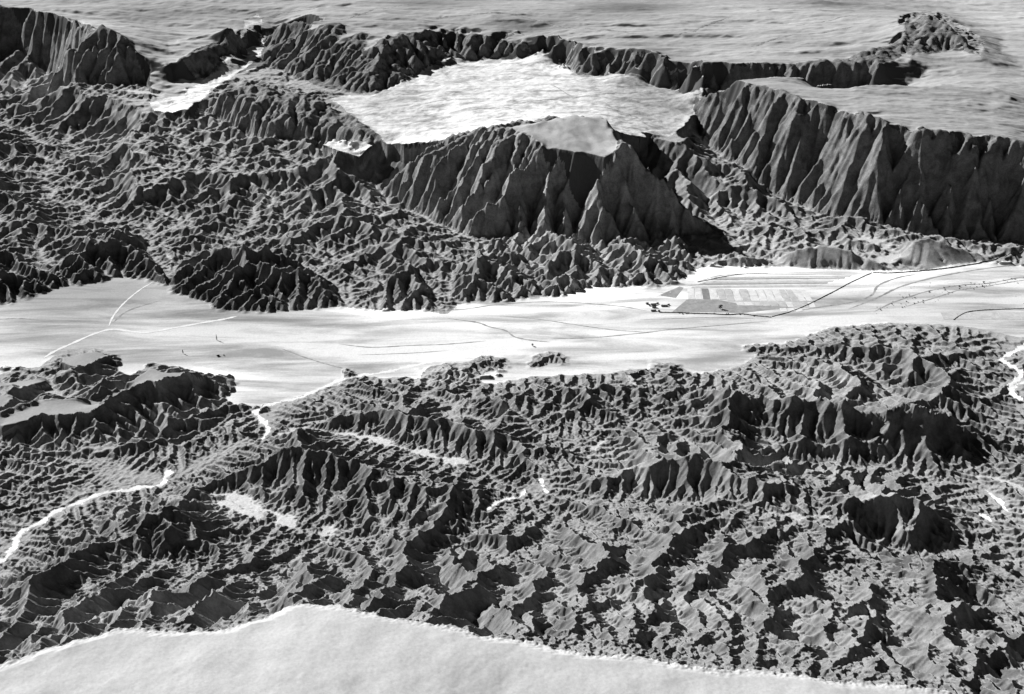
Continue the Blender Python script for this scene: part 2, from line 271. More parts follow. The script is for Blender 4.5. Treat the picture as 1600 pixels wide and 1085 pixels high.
def smooth(pts, n=4):
    P = np.array(pts, float); out = []
    Q = np.vstack([2 * P[0] - P[1], P, 2 * P[-1] - P[-2]])
    for i in range(1, len(Q) - 2):
        for t in np.linspace(0, 1, n, endpoint=False):
            a, b, c, d = Q[i - 1:i + 3]
            out.append(.5 * (2 * b + (c - a) * t + (2 * a - 5 * b + 4 * c - d) * t * t + (3 * b - a - 3 * c + d) * t ** 3))
    out.append(P[-1]); return [tuple(q) for q in out]
def wash_cells(k, shape, S):
    ris, cis, zs, zn = [], [], [], []
    for pts, hw, zid in WASH:
        r, c, q = line_cells(smooth(pts), k, shape, wob=.25 if zid == 9 else .9); wn_ = 1 + .35 * np.sin(r * k * 300 + c * k * 190) if zid == 9 else np.clip(.75 + 1.7 * vnoise(r * k * 60, c * k * 60, 77), 0, 1.7)
        n = max(0, int(1.7 * hw / S[r.min(), 0] + .5)) if len(r) else 0
        for a in range(-n, n + 1):
            for b in range(-n, n + 1):
                ok = (a * a + b * b) * S[r, c] ** 2 <= (hw * wn_ * (1 + .6 * vnoise((c + b) * k * 260., (r + a) * k * 260., 5))) ** 2 if (a or b) else np.ones(len(r), bool)
                ok &= (r + a >= 0) & (r + a < shape[0]) & (c + b >= 0) & (c + b < shape[1])
                ris.append(r[ok] + a); cis.append(c[ok] + b); zs.append(q[ok]); zn.append(np.full(ok.sum(), zid))
    return [np.concatenate(q) for q in (ris, cis, zs, zn)]
MESA_TONGUES = [  # small grassy benches: outline with heights
 [(-60,668,70),(0,655,72),(60,630,72),(110,618,72),(164,598,70),(200,590,66),(239,571,60),(262,580,58),(307,578,60),(324,578,60),(307,583,62),(262,592,68),(218,603,72),(195,613,74),(164,626,76),(148,643,76),(125,646,76),(102,648,78),(60,652,78),(15,664,78),(-60,680,78)],
 [(-60,605,48),(0,598,45),(60,590,40),(110,575,36),(95,566,32),(95,557,30),(153,547,28),(172,556,26),(140,570,36),(100,582,44),(85,592,48),(50,602,52),(0,608,55),(-60,616,55)],
 [(-60,640,64),(0,622,58),(20,625,58),(0,640,66),(-60,655,66)],
]
MESA_TONGUES = [[(u, v, q * .85) for u, v, q in l] for l in MESA_TONGUES]
VALLEY_FAR = [(-300,500),(-100,492),(0,479),(40,469),(85,452),(130,438),(165,434),(200,436),(235,438),(250,436),(262,432),(272,445),(268,458),(300,466),(325,474),(345,486),(390,488),(430,488),(480,484),(530,482),(560,484),(620,487),(660,486),(690,491),(704,489),(716,476),(760,474),(800,470),(830,466),(880,463),(920,449),(960,445),(1000,450),(1022,452),(1040,448),(1062,438),(1080,428),(1092,420),(1110,416),(1160,418),(1230,417),(1300,422),(1360,424),(1400,423),(1440,424),(1480,416),(1530,410),(1570,404),(1600,396),(1800,380)]
VALLEY_NEAR = [(1800,540),(1600,528),(1560,520),(1500,510),(1400,505),(1300,512),(1240,535),(1200,545),(1152,575),(1100,585),(1060,588),(1010,585),(940,585),(871,588),(800,600),(765,600),(735,604),(690,600),(640,592),(600,590),(560,592),(538,600),(500,612),(440,628),(400,638),(360,632),(340,620),(345,605),(335,590),(310,585),(270,574),(240,566),(215,585),(190,590),(170,575),(180,562),(172,550),(150,543),(100,550),(80,560),(60,575),(0,585),(-300,610)]

POLY = {  # zone outlines at one height each
 'valley': (VALLEY_FAR + VALLEY_NEAR, 2),
 'near': (NEAR_EDGE + [(2200,2600),(-800,2600)], 256),
 'basin': ([(605,222),(570,200),(545,180),(520,160),(545,152,145),(590,147,158),(625,130,170),(660,112,178),(700,97,182),(760,94,182),(830,95,182),(875,98,180),(880,108,180),(905,119,182),(940,122,182),(1000,128,180),(1060,142,172),(1100,152,168),(1090,170,164),(1070,200,155),(1040,215),(1000,215),(1010,222),(960,222),(900,222),(840,225),(780,232),(700,238),(640,230)], 153),
 'fan': ([(505,232),(520,222),(548,228),(585,236),(560,246),(530,240)], 118),
 'canyonfloor': ([(385,108),(345,132),(310,152),(300,165),(240,160),(225,150),(270,140),(320,122),(370,100),(390,85),(385,68),(408,60),(415,75),(412,95)], 150),
 'butte': ([(785,204,255),(812,196,262),(845,191,268),(875,185,270),(905,185,270),(940,191,270),(962,206,272),(972,234,256),(945,249,244),(915,250,243),(900,248,243),(882,238,248),(850,236,248),(835,224,260),(812,208,268)], 260),
 'mesa': ([(1118,119),(1140,125),(1165,130),(1203,138),(1235,147),(1271,157),(1310,167),(1350,178),(1390,190,312),(1435,201,304),(1475,206,298),(1513,209,290),(1525,220,275),(1540,214,284),(1551,213,284),(1600,224,280),(1700,250,272),(1900,290,265),(1900,100),(1700,60),(1600,0),(1540,0),(1534,92),(1500,78),(1425,89),(1384,99),(1330,110),(1299,106),(1240,112),(1176,117)], 318),
 'far': ([(-300,-5),(-150,0),(0,10),(61,20),(100,30),(136,37),(150,48),(170,50),(191,58),(218,72),(239,89),(259,98),(290,91),(320,85),(335,70),(300,68),(276,63),(320,51),(358,43),(375,29),(402,24),(440,25),(470,27),(491,34),(477,50),(500,47),(532,41),(545,44),(500,75),(530,61),(560,55),(581,53),(560,72),(595,62),(632,51),(660,44),(697,41),(735,42),(803,51),(871,57),(922,70),(973,73),(1007,78),(1035,88),(1069,92),(1108,101),(1162,102),(1230,101),(1299,97),(1360,88),(1408,74),(1412,36),(1442,20),(1480,30),(1534,70),(1700,60),(1900,0),(1900,-160),(-500,-160)], 300),
}

SHELF = [[(930,219,153),(1000,212,155),(1070,198,155),(1110,215,145),(1125,260,125),(1130,305,95),(1095,295,105),(1040,268,125),(985,240,145)],
         [(500,210,130),(560,215,125),(640,228,140),(690,250,130),(700,300,95),(640,290,102),(600,285,105),(520,250,112)],
         [(-60,600,40),(60,585,35),(170,550,20),(340,570,15),(440,605,6),(420,640,8),(330,660,16),(280,690,18),(210,720,20),(130,722,22),(0,705,25),(-60,700,25)]]
MOUND = [[(1215,402,10),(1240,382,48),(1275,375,52),(1300,376,52),(1350,392,36),(1398,422,4),(1350,422,4),(1300,418,5),(1230,414,5)],
         [(1385,400,14),(1400,374,45),(1452,363,60),(1490,378,45),(1560,402,6),(1530,412,4),(1440,422,4)], [(1105,412,6),(1125,394,36),(1160,388,44),(1187,394,34),(1210,410,6),(1160,417,4)]]

def raster_poly(pts, z, k, shape):
    P = np.array([W(q[0], q[1], q[2] if len(q) > 2 else z) for q in pts]); c, r = ij(P[:, 0], P[:, 1], k)
    nr, ntc = shape; C = np.arange(ntc)[None, :]; Rr = np.arange(nr)[:, None]
    jx = fbm(*[a.astype(np.float32) for a in np.meshgrid(np.arange(ntc) * k * 900, np.arange(nr) * k * 900)], 26, 3, 91) * (.0045 / k)
    inside = np.zeros(shape, bool)
    r0, r1 = max(0, int(r.min()) - 9), min(nr, int(r.max()) + 10)
    if r1 <= r0: return inside
    CC = C + jx[r0:r1]; RR = Rr[r0:r1] + jx[r0:r1] * .8
    sub = np.zeros((r1 - r0, ntc), bool); n = len(c)
    for a in range(n):
        b = (a + 1) % n
        if r[a] == r[b]: continue
        cross = ((r[a] > RR) != (r[b] > RR)) & (CC < (c[b] - c[a]) * (RR - r[a]) / (r[b] - r[a]) + c[a])
        sub ^= cross
    inside[r0:r1] = sub
    return inside

def line_cells(pts, k, shape, close=False, wob=0.):
    P = [(W(u, v, z), z) for u, v, z in pts]
    if close: P = P + [P[0]]
    cs, rs, zs = [], [], []
    for (p, z0), (q, z1) in zip(P[:-1], P[1:]):
        c0, r0 = ij(np.array(p[0]), np.array(p[1]), k); c1, r1 = ij(np.array(q[0]), np.array(q[1]), k)
        n = int(max(abs(c1 - c0), abs(r1 - r0)) * 1.5) + 2; t = np.linspace(0, 1, n)
        cs.append(c0 + (c1 - c0) * t); rs.append(r0 + (r1 - r0) * t); zs.append(z0 + (z1 - z0) * t)
    c = np.concatenate(cs); r = np.concatenate(rs); z = np.concatenate(zs)
    if wob:
        a_, b_ = c * k * 1000, r * k * 1000
        c = c + wob * .011 / k * fbm(a_, b_, 34, 4, 201, .6); r = r + wob * .011 / k * fbm(a_, b_, 34, 4, 207, .6)
    ci = np.round(c).astype(int); ri = np.round(r).astype(int)
    ok = (ci >= 0) & (ci < shape[1]) & (ri >= 0) & (ri < shape[0])
    return ri[ok], ci[ok], z[ok]

def membrane(val, wt):
    """fills a height field smoothly between the known cells"""
    def solve(v, wgt):
        h, wd = v.shape
        if min(h, wd) > 12:
            H2, W2 = (h + 1) // 2, (wd + 1) // 2
            pv = np.zeros((H2 * 2, W2 * 2)); pw = pv.copy(); pv[:h, :wd] = v * wgt; pw[:h, :wd] = wgt
            sv = pv.reshape(H2, 2, W2, 2).sum((1, 3)); sw = pw.reshape(H2, 2, W2, 2).sum((1, 3))
            cz = solve(np.where(sw > 0, sv / np.maximum(sw, 1), 0), (sw > 0).astype(float))
            z = up2(cz, h, wd)
        else:
            z = np.full(v.shape, v[wgt > 0].mean() if (wgt > 0).any() else 0.)
        m = wgt > 0
        for _ in range(60):
            z[m] = v[m]
            p = np.pad(z, 1, mode='edge')
            z = .25 * (p[:-2, 1:-1] + p[2:, 1:-1] + p[1:-1, :-2] + p[1:-1, 2:])
        z[m] = v[m]
        return z
    def up2(a, h, wd):
        a = np.repeat(np.repeat(a, 2, 0), 2, 1)[:h, :wd]
        return a
    return solve(val, wt)

def up(a):
    n, m = a.shape; o = np.empty((2 * n - 1, 2 * m - 1), a.dtype)
    o[::2, ::2] = a; o[1::2, ::2] = .5 * (a[1:] + a[:-1])
    o[:, 1::2] = .5 * (o[:, :-2:2] + o[:, 2::2]); return o
def blur(a, n):
    for _ in range(n):
        p = np.pad(a, 1, mode='edge'); a = (p[:-2, 1:-1] + p[2:, 1:-1] + 2 * a) * .25
        p = np.pad(a, 1, mode='edge'); a = (p[1:-1, :-2] + p[1:-1, 2:] + 2 * a) * .25
    return a

rng = np.random.default_rng(7)
OFF = [(-1, -1), (-1, 0), (-1, 1), (0, -1), (0, 1), (1, -1), (1, 0), (1, 1)]
def flow(z, fixed, jit=.25):
    n, m = z.shape; idx = np.arange(n * m, dtype=np.int32).reshape(n, m)
    best = np.zeros((n, m), np.float32); rec = idx.copy(); dist = np.ones((n, m), np.float32)
    zp = np.pad(z, 1, mode='constant', constant_values=1e9)
    for a, b in OFF:
        d = 1.41421 if a and b else 1.0
        s = (z - zp[1 + a:1 + a + n, 1 + b:1 + b + m]) / d
        s = s * (1 + jit * (rng.random((n, m), dtype=np.float32) - .5))
        t = s > best
        best[t] = s[t]; rec[t] = (idx + a * m + b)[t]; dist[t] = d
    rec[fixed] = idx[fixed]
    return rec.ravel(), dist.ravel()
def levels(rec):
    p = rec.copy(); dep = (p != np.arange(len(p))).astype(np.int32)
    while True:
        d2 = dep[p]
        if not d2.any(): break
        dep = dep + d2; p = p[p]
    order = np.argsort(dep.astype(np.int16) if dep.max() < 32000 else dep, kind='stable')
    cuts = np.concatenate([[0], np.cumsum(np.bincount(dep))])
    return order, cuts
def fillpits(z, fixed, n):
    """lift closed hollows until they spill"""
    for _ in range(n):
        p = np.pad(z, 1, mode='edge')
        mn = np.minimum.reduce([p[1 + a:1 + a + z.shape[0], 1 + b:1 + b + z.shape[1]] for a, b in OFF])
        low = (z <= mn) & ~fixed
        low[0] = low[-1] = False; low[:, 0] = low[:, -1] = False
        if not low.any(): break
        z = np.where(low, mn + .03, z)
    return z
def flood(z, fixed):
    import heapq
    n, m = z.shape; Z = z.ravel().tolist(); done = bytearray(n * m); h = []
    fx = fixed.ravel()
    edge = np.zeros((n, m), bool); edge[0] = edge[-1] = True; edge[:, 0] = edge[:, -1] = True
    for i in np.flatnonzero(fx | edge.ravel()).tolist():
        done[i] = 1; h.append((Z[i], i))
    heapq.heapify(h); pop = heapq.heappop; push = heapq.heappush
    offs = [a * m + b for a, b in OFF]; N = n * m; E = (rng.random(n * m) * .35).tolist()
    while h:
        zz, i = pop(h)
        for o in offs:
            j = i + o
            if 0 <= j < N and not done[j]:
                done[j] = 1
                if Z[j] < zz + E[j]: Z[j] = zz + E[j]
                push(h, (Z[j], j))
    return np.array(Z).reshape(n, m)
LASTA = [None]
def erode(z, S, Kf, fixed, talus, kdt, iters, Ac=1.5, pin=None, env=None, jit=.25):
    n, m = z.shape; Sf = S.ravel()
    for it in range(iters):
        z = fillpits(z, fixed, 6)
        rec, dist = flow(z, fixed, jit)
        order, cuts = levels(rec); A = (Sf * Sf).astype(np.float64).copy()
        for l in range(len(cuts) - 2, 0, -1):
            nd = order[cuts[l]:cuts[l + 1]]; np.add.at(A, rec[nd], A[nd])
        Fq = kdt * Kf.ravel() * np.maximum(np.sqrt(A) / Sf - Ac, 0) / dist
        LASTA[0] = A.reshape(n, m)
        tl = talus.ravel() * dist * Sf
        zf = z.ravel().copy()
        for l in range(1, len(cuts) - 1):
            nd = order[cuts[l]:cuts[l + 1]]; zr = zf[rec[nd]]; f = Fq[nd]
            zf[nd] = np.minimum((zf[nd] + f * zr) / (1 + f), zr + tl[nd])
        z = zf.reshape(n, m)
        if pin is not None:
            z[pin[0], pin[1]] = np.maximum(z[pin[0], pin[1]], pin[2])
        if env is not None and it < iters - 2:
            z = z + np.where(fixed, 0, np.clip(blur(env - z, 24), 0, 6)) * .5
    return z

# ---- level 4
X, Y, S, k4 = grid(4); sh = X.shape
val = np.zeros(sh); wt = np.zeros(sh)
def put(ls, close=False, wob=0.):
    out = []
    for l in ls:
        r, c, z = line_cells(l, k4, sh, close, wob); val[r, c] = z; wt[r, c] = 1; out.append((r, c, z))
    return [np.concatenate(q) for q in zip(*out)]
Z4 = {n: raster_poly(p, z, k4, sh) for n, (p, z) in POLY.items()}
tong4 = np.zeros(sh, bool)
for t in MESA_TONGUES:
    tz = sum(p[2] for p in t) / len(t)
    q = raster_poly(t, tz, k4, sh); tong4 |= q
put(FLOOR, wob=2.)
put(MESA_TONGUES, True)
RIDGE = [[(u, v, q * (1.1 if 478 < v < 735 else 1)) for u, v, q in l] for l in RIDGE]
rim = put(RIM); rid = put(RIDGE, wob=.8)
r, c, z = line_cells([(u, v, 254 + 5 * math.sin(u * .013)) for u, v in NEAR_EDGE], k4, sh); val[r, c] = z; wt[r, c] = 1
und = fbm(X, Y, 300, 4, 5)
nm = Z4['near'] & (blur(Z4['near'].astype(float), 3) > .98)
val[nm] = (258 + 14 * und + (np.hypot(X, Y) < 1500) * 0)[nm]; wt[nm] = 1
vz = 2.0 + 1.0 * fbm(X, Y, 500, 3, 9)
def cone(seed, slope, n=45):
    Hc = seed.copy()
    for _ in range(n):
        p = np.pad(Hc, 1, mode='constant', constant_values=-1e3)
        for a, b in OFF:
            Hc = np.maximum(Hc, p[1 + a:1 + a + sh[0], 1 + b:1 + b + sh[1]] - slope * S * (1.414 if a and b else 1))
    return Hc
seed = np.full(sh, -1e3); seed[rid[0], rid[1]] = rid[2]
for t in MESA_TONGUES:
    r, c, q = line_cells(t, k4, sh, True); seed[r, c] = q
hillmask = np.where(Y > 2560, cone(seed, 1.4), cone(seed, .8)) > 3
Z4['valley'] &= ~hillmask
val[Z4['valley']] = vz[Z4['valley']]; wt[Z4['valley']] = 1
val[-1] = 300; wt[-1] = 1
env = membrane(val, wt)
flat = Z4['valley'] | nm
amp = np.where(Z4['mesa'] | Z4['far'], 2.5, np.where(Z4['near'], 5., np.where(Z4['butte'] | tong4, 3., np.where(Z4['basin'] | Z4['fan'] | Z4['canyonfloor'], 4., 34.))))
for p in MOUND: amp[raster_poly(p, 0, k4, sh)] = 8.
bsh = raster_poly(SHELF[2], 0, k4, sh); amp = np.where(tong4, 3, blur(amp, 3)); amp[flat] = 0
LP = (np.arctan2(X, Y) * 2600, np.log(np.hypot(X, Y) / R0) * 2600)       # noise grows with distance, like the grid
rel = 1 - 2 * np.abs(fbm(LP[0] + 40 * fbm(LP[0], LP[1], 120, 2, 3), LP[1] + 40 * fbm(LP[0], LP[1], 120, 2, 4), 130, 3, 21))
dsc = np.clip(np.hypot(X, Y) / 2600, .75, 1.5)
amp = amp * np.clip((env - 4) / 35, .04, 1); rr0 = np.hypot(X, Y); lowk = np.interp(rr0, [1500, 1850, 2500, 2750, 3700, 6000], [.3, .2, .2, .36, .5, .7])
z = env + amp * dsc * lowk * (.9 * fbm(LP[0], LP[1], 80, 4, 11, .6) + .45 * rel)
flr = Z4['basin'] | Z4['fan'] | Z4['canyonfloor']; fixed = Z4['valley'] | Z4['near'] | flr | Z4['mesa'] | Z4['butte'] | Z4['far'] | tong4; fixed[0] = fixed[-1] = True; fixed[:, 0] = fixed[:, -1] = True
fl = [line_cells(l, k4, sh, wob=2.) for l in FLOOR[:24]]
fr, fc, fz = [np.concatenate(q) for q in zip(*fl)]
fold = fbm(X / 4.5 + Y * .12, Y + X * .1, 75, 4, 71, .5) - .5 * np.abs(fbm(X / 5, Y, 50, 3, 73))
z = z + blur((Z4['mesa'] | Z4['far']).astype(float), 2) * np.where(Z4['far'], 15, 8) * fold
z[fr, fc] = fz - 2
wr, wc, wz, wn = wash_cells(k4, sh, S); z[wr, wc] = wz; fixed[wr, wc] = True
seed[:] = -1e3; seed[rid[0], rid[1]] = rid[2]
prism = cone(seed, 1.0, 3)
prism = prism - 14 * np.abs(fbm(LP[0], LP[1], 45, 3, 61, .6)) * np.clip((seed < -900), 0, 1)
def zone_params(Z, soft, tal):
    for nme, kk, tt in (('near', .001, 3), ('mesa', .004, 2.5), ('far', .006, 2.5), ('butte', .004, 3), ('basin', .02, 1.5), ('fan', .05, 1), ('canyonfloor', .1, 1.2)):
        soft[Z[nme]] = kk; tal[Z[nme]] = tt
SC = [([(1118,117,310),(1203,135,310),(1271,154,310),(1350,175,310),(1435,198,302),(1513,206,286),(1551,210,280),(1600,221,276),(1700,247,268),(1700,335,110),(1600,330,112),(1500,322,115),(1420,312,122),(1340,295,132),(1260,262,148),(1180,240,152),(1130,222,150),(1095,190,150),(1080,165,160)], 0),
      ([(150,46,298),(218,70,262),(262,97,214),(341,67,235),(402,22,325),(491,32,318),(545,42,312),(595,60,300),(697,39,280),(803,49,280),(922,68,288),(1035,86,296),(1108,99,300),(1299,95,302),(1411,73,312),(1400,140,230),(1180,158,178),(1100,152,168),(1000,128,180),(905,119,182),(875,98,180),(760,94,182),(700,97,182),(625,130,170),(560,150,145),(500,142,138),(420,104,155),(385,110,160),(330,125,145),(260,126,142),(170,128,138),(90,118,145),(62,112,160),(85,92,200),(110,70,255),(60,50,225),(0,42,225),(-200,42,225),(-200,-5,300),(0,8,300),(100,28,300)], 0),
      ([(600,260,120),(625,238,165),(690,238,155),(750,235,153),(820,226,153),(880,221,153),(945,221,153),(985,224,155),(1010,235,200),(1060,272,175),(1125,328,88),(1060,345,65),(1000,358,60),(930,360,60),(860,352,65),(800,344,70),(730,342,70),(690,320,82),(640,290,102)], 0),
      ([(1408,74,325),(1410,36,385),(1442,20,408),(1503,58,352),(1534,92,318),(1500,78,320),(1425,89,322)], 0),
      ([(328,160,142),(385,128,208),(440,140,195),(505,160,177),(560,190,157),(605,222,145),(560,220,125),(500,212,120),(430,205,118),(370,190,120)], 0)]
def params(level, k, sh, X, Y, Z, tong):
    soft = np.ones(sh); tal = np.full(sh, 1.0) + .28 * (np.hypot(X, Y) < 2700); scz = np.zeros(sh, bool)
    for p, zz in BLUFF:
        q = raster_poly(p, zz, k, sh); soft[q] = .42; tal[q] = 1.7
    for p, zz in SC:
        q = raster_poly(p, zz, k, sh); soft[q] = .025 if level == 4 else .16; tal[q] = 3.0 if level == 4 else 2.3; scz |= q
    for p in SHELF: q = raster_poly(p, 0, k, sh) & ~scz; soft[q] = .08 if level == 4 else .45
    for p in MOUND: q = raster_poly(p, 0, k, sh); soft[q] = .02 if level == 4 else .06
    r_ = np.hypot(X, Y); ramp = np.clip((1800 - r_) / 150, 0, 1); soft *= 1 - (.98, 0, .72, .3)[4 - level] * ramp
    lx, ly = np.arctan2(X, Y) * 2600, np.log(r_ / R0) * 2600; wl = {4: 34, 2: 17, 1: 9}[level]
    tal *= 1 + np.where(r_ < 2700, .16, .38) * vnoise(lx / wl, ly / wl, 300 + level) + .12 * vnoise(lx / wl * 2.1, ly / wl * 2.1, 310 + level)
    zone_params(Z, soft, tal); soft[tong] = .004; tal[tong] = 3
    scz &= ~(Z['mesa'] | Z['far'] | Z['butte'] | Z['basin'] | Z['fan'] | Z['canyonfloor'])
    return soft, tal, ramp, blur(scz.astype(float), 2)
BLUFF = [([(740,476),(725,400),(770,360),(860,325),(1000,340),(1065,350),(1095,415),(1050,440),(960,447),(880,460)], 55),
         ([(-100,470),(-100,400),(0,385),(68,405),(165,350),(220,360),(265,425),(240,440),(165,436),(85,454),(0,482)], 50),
         ([(262,432),(272,395),(310,375),(400,380),(480,392),(520,420),(535,482),(430,492),(340,488),(272,450)], 60),
         ([(700,492),(716,410),(745,405),(790,430),(810,468)], 30), ([(590,490),(600,420),(640,400),(670,430),(680,490)], 50)]
soft, tal, ramp, scp = params(4, k4, sh, X, Y, Z4, tong4)
bad = blur(((soft > .5) | (np.hypot(X, Y) < 1600) & ~Z4['near']).astype(float), 3)
crm = 1 - 2 * np.abs(fbm(LP[0] + 25 * fbm(LP[0], LP[1], 60, 2, 53), LP[1], 44, 4, 51, .65))
z = z + np.where(fixed, 0, ramp * np.clip((258 - env) / 30, 0, 1) * 15 * crm + scp * 14 * crm + (bsh & ~tong4) * 16 * crm)
env0 = env.copy(); vmask = Z4['valley'] | ~hillmask
z = flood(z, fixed)
for rnd in range(4):
    z = np.where(bad > .9, np.maximum(z, prism - 3 * rnd), z)
    z = flood(z, fixed)
    z = erode(z, S, soft, fixed, tal, .25 if rnd < 2 else .12, 9, 1.0)
    z = np.where((np.hypot(X, Y) < 2600) & ~fixed, np.maximum(z, env0 - np.where(np.hypot(X, Y) < 2000, 24, 40) + 6 * fbm(LP[0], LP[1], 90, 2, 98)), z)
    z = z + np.where(fixed, 0, np.clip(blur(env0 - z, 20), 0, 25)) * bad * .6 * np.clip((env0 - 4) / 60, 0, 1)
print('level 4', z.shape, time.time() - T0)
# ---- level 2
def lift(a): return up(a)
ampu = lift(amp)
crest = np.where(bad > .9, cone(seed - 3, 1.15, 4), -1e3)
z = lift(np.maximum(z, crest)); X, Y, S, k2 = grid(2); sh = X.shape
Z2 = {n: raster_poly(p, zz, k2, sh) for n, (p, zz) in POLY.items()}
Z2['valley'] &= lift(blur(1. * ~hillmask, 1)) > .5; fixed = Z2['valley'] | Z2['near'] | Z2['basin'] | Z2['fan'] | Z2['canyonfloor']; fixed[0] = fixed[-1] = True; fixed[:, 0] = fixed[:, -1] = True
LP = (np.arctan2(X, Y) * 2600, np.log(np.hypot(X, Y) / R0) * 2600)
tong = np.zeros(sh, bool)
for t in MESA_TONGUES: tong |= raster_poly(t, 60, k2, sh)
soft, tal, ramp, scp = params(2, k2, sh, X, Y, Z2, tong); rw = ramp * np.clip((250 - z) / 20, 0, 1)
low = lift(env0) - 20 + 9 * fbm(LP[0], LP[1], 70, 3, 97)
z = np.where(ramp > 0, np.where(ramp * (z < low) > 0, z + (low - z) * ramp, z), z)
z = z + rw * 9 * (.5 - np.abs(fbm(LP[0] + 8 * vnoise(LP[0] / 20, LP[1] / 20, 3), LP[1], 26, 3, 63, .6)) * 2)
low2 = lift(env0) - np.where(np.hypot(X, Y) < 2000, 28, 42); z = np.where((np.hypot(X, Y) < 2700) & (z < low2) & ~fixed, z * .3 + low2 * .7, z)
z = z + (1 + 4.5 * scp + 2.4 * ramp) * np.where(np.hypot(X, Y) < 2700, .035, .045) * ampu * fbm(LP[0], LP[1], 24, 3, 31, .7) 
wr, wc, wz, wn = wash_cells(k2, sh, S); z[wr, wc] = wz; fixed[wr, wc] = True
z = flood(z, fixed)
z = erode(z, S, soft, fixed, tal, .2, 12, 1.0, jit=.15)
print('level 2', z.shape, time.time() - T0)
# ---- level 1
ampu = lift(ampu)
z = lift(z); X, Y, S, k1 = grid(1); sh = X.shape
ZN = {n: raster_poly(p, zz, k1, sh) for n, (p, zz) in POLY.items()}
tong = np.zeros(sh, bool)
for t in MESA_TONGUES: tong |= raster_poly(t, 60, k1, sh)
ZN['valley'] &= lift(lift(blur(1. * ~hillmask, 1))) > .5; fixed = ZN['valley'] | ZN['near'] | ZN['basin'] | ZN['fan']; fixed[0] = fixed[-1] = True; fixed[:, 0] = fixed[:, -1] = True
LP = (np.arctan2(X, Y) * 2600, np.log(np.hypot(X, Y) / R0) * 2600)
soft, tal, ramp, scp = params(1, k1, sh, X, Y, ZN, tong); rw = ramp * np.clip((250 - z) / 20, 0, 1)
low1 = lift(lift(env0)) - np.interp(np.hypot(X, Y), [1500, 1750, 2000, 2350, 2700], [30, 24, 22, 50, 900]) + 10 * fbm(LP[0], LP[1], 40, 4, 99, .6); z = np.where((z < low1) & ~fixed & ~ZN['near'], z * .12 + low1 * .88, z)
z = z + rw * 3.2 * (.5 - np.abs(fbm(LP[0] + 4 * vnoise(LP[0] / 10, LP[1] / 10, 3), LP[1], 12, 2, 65, .6)) * 2)
z = z + (1 + 2.5 * scp + .8 * ramp) * ampu * .036 * (vnoise(LP[0] / 9, LP[1] / 9, 41) + .6 * vnoise(LP[0] / 5, LP[1] / 5, 42))
wr, wc, wz, wn = wash_cells(k1, sh, S); z[wr, wc] = wz; fixed[wr, wc] = True
flatz = ZN['basin'] | ZN['fan']; hum = .5 - np.abs(fbm(X, Y, 60, 4, 111, .6)) * 2
z = z + ZN['butte'] * (9 * fbm(X + Y * .4, Y * .6, 75, 3, 121) - 3) + flatz * (3.0 * hum + 3.5 * fbm(X, Y, 160, 2, 113)) + ZN['valley'] * .45 * (fbm(X / 2.5, Y, 30, 3, 115, .6)) + ZN['near'] * (1.2 * fbm(X, Y, 45, 4, 117, .6)) + (ZN['far'] | ZN['mesa']) * 4.0 * (.5 - 2 * np.abs(fbm(X / 3 + Y * .2, Y, 42, 4, 119, .6)))
z = fillpits(z, fixed, 30)
z = erode(z, S, soft, fixed, tal, .24, 9, .8, jit=.08)
zb = blur(z, 1); z = np.where(fixed, z, z * .78 + zb * .22); LOGA = blur(np.log(LASTA[0] / (S * S)), 1)
z = z.astype(np.float32); NRr, NTc = sh
print('level 1', z.shape, time.time() - T0)

def ground(x, y):
    c, r = ij(np.asarray(x, float), np.asarray(y, float), k1)
    c = np.clip(c, 0, NTc - 1.001); r = np.clip(r, 0, NRr - 1.001)
    ci = c.astype(int); ri = r.astype(int); fc_ = c - ci; fr_ = r - ri
    return (z[ri, ci] * (1 - fr_) * (1 - fc_) + z[ri + 1, ci] * fr_ * (1 - fc_) + z[ri, ci + 1] * (1 - fr_) * fc_ + z[ri + 1, ci + 1] * fr_ * fc_)

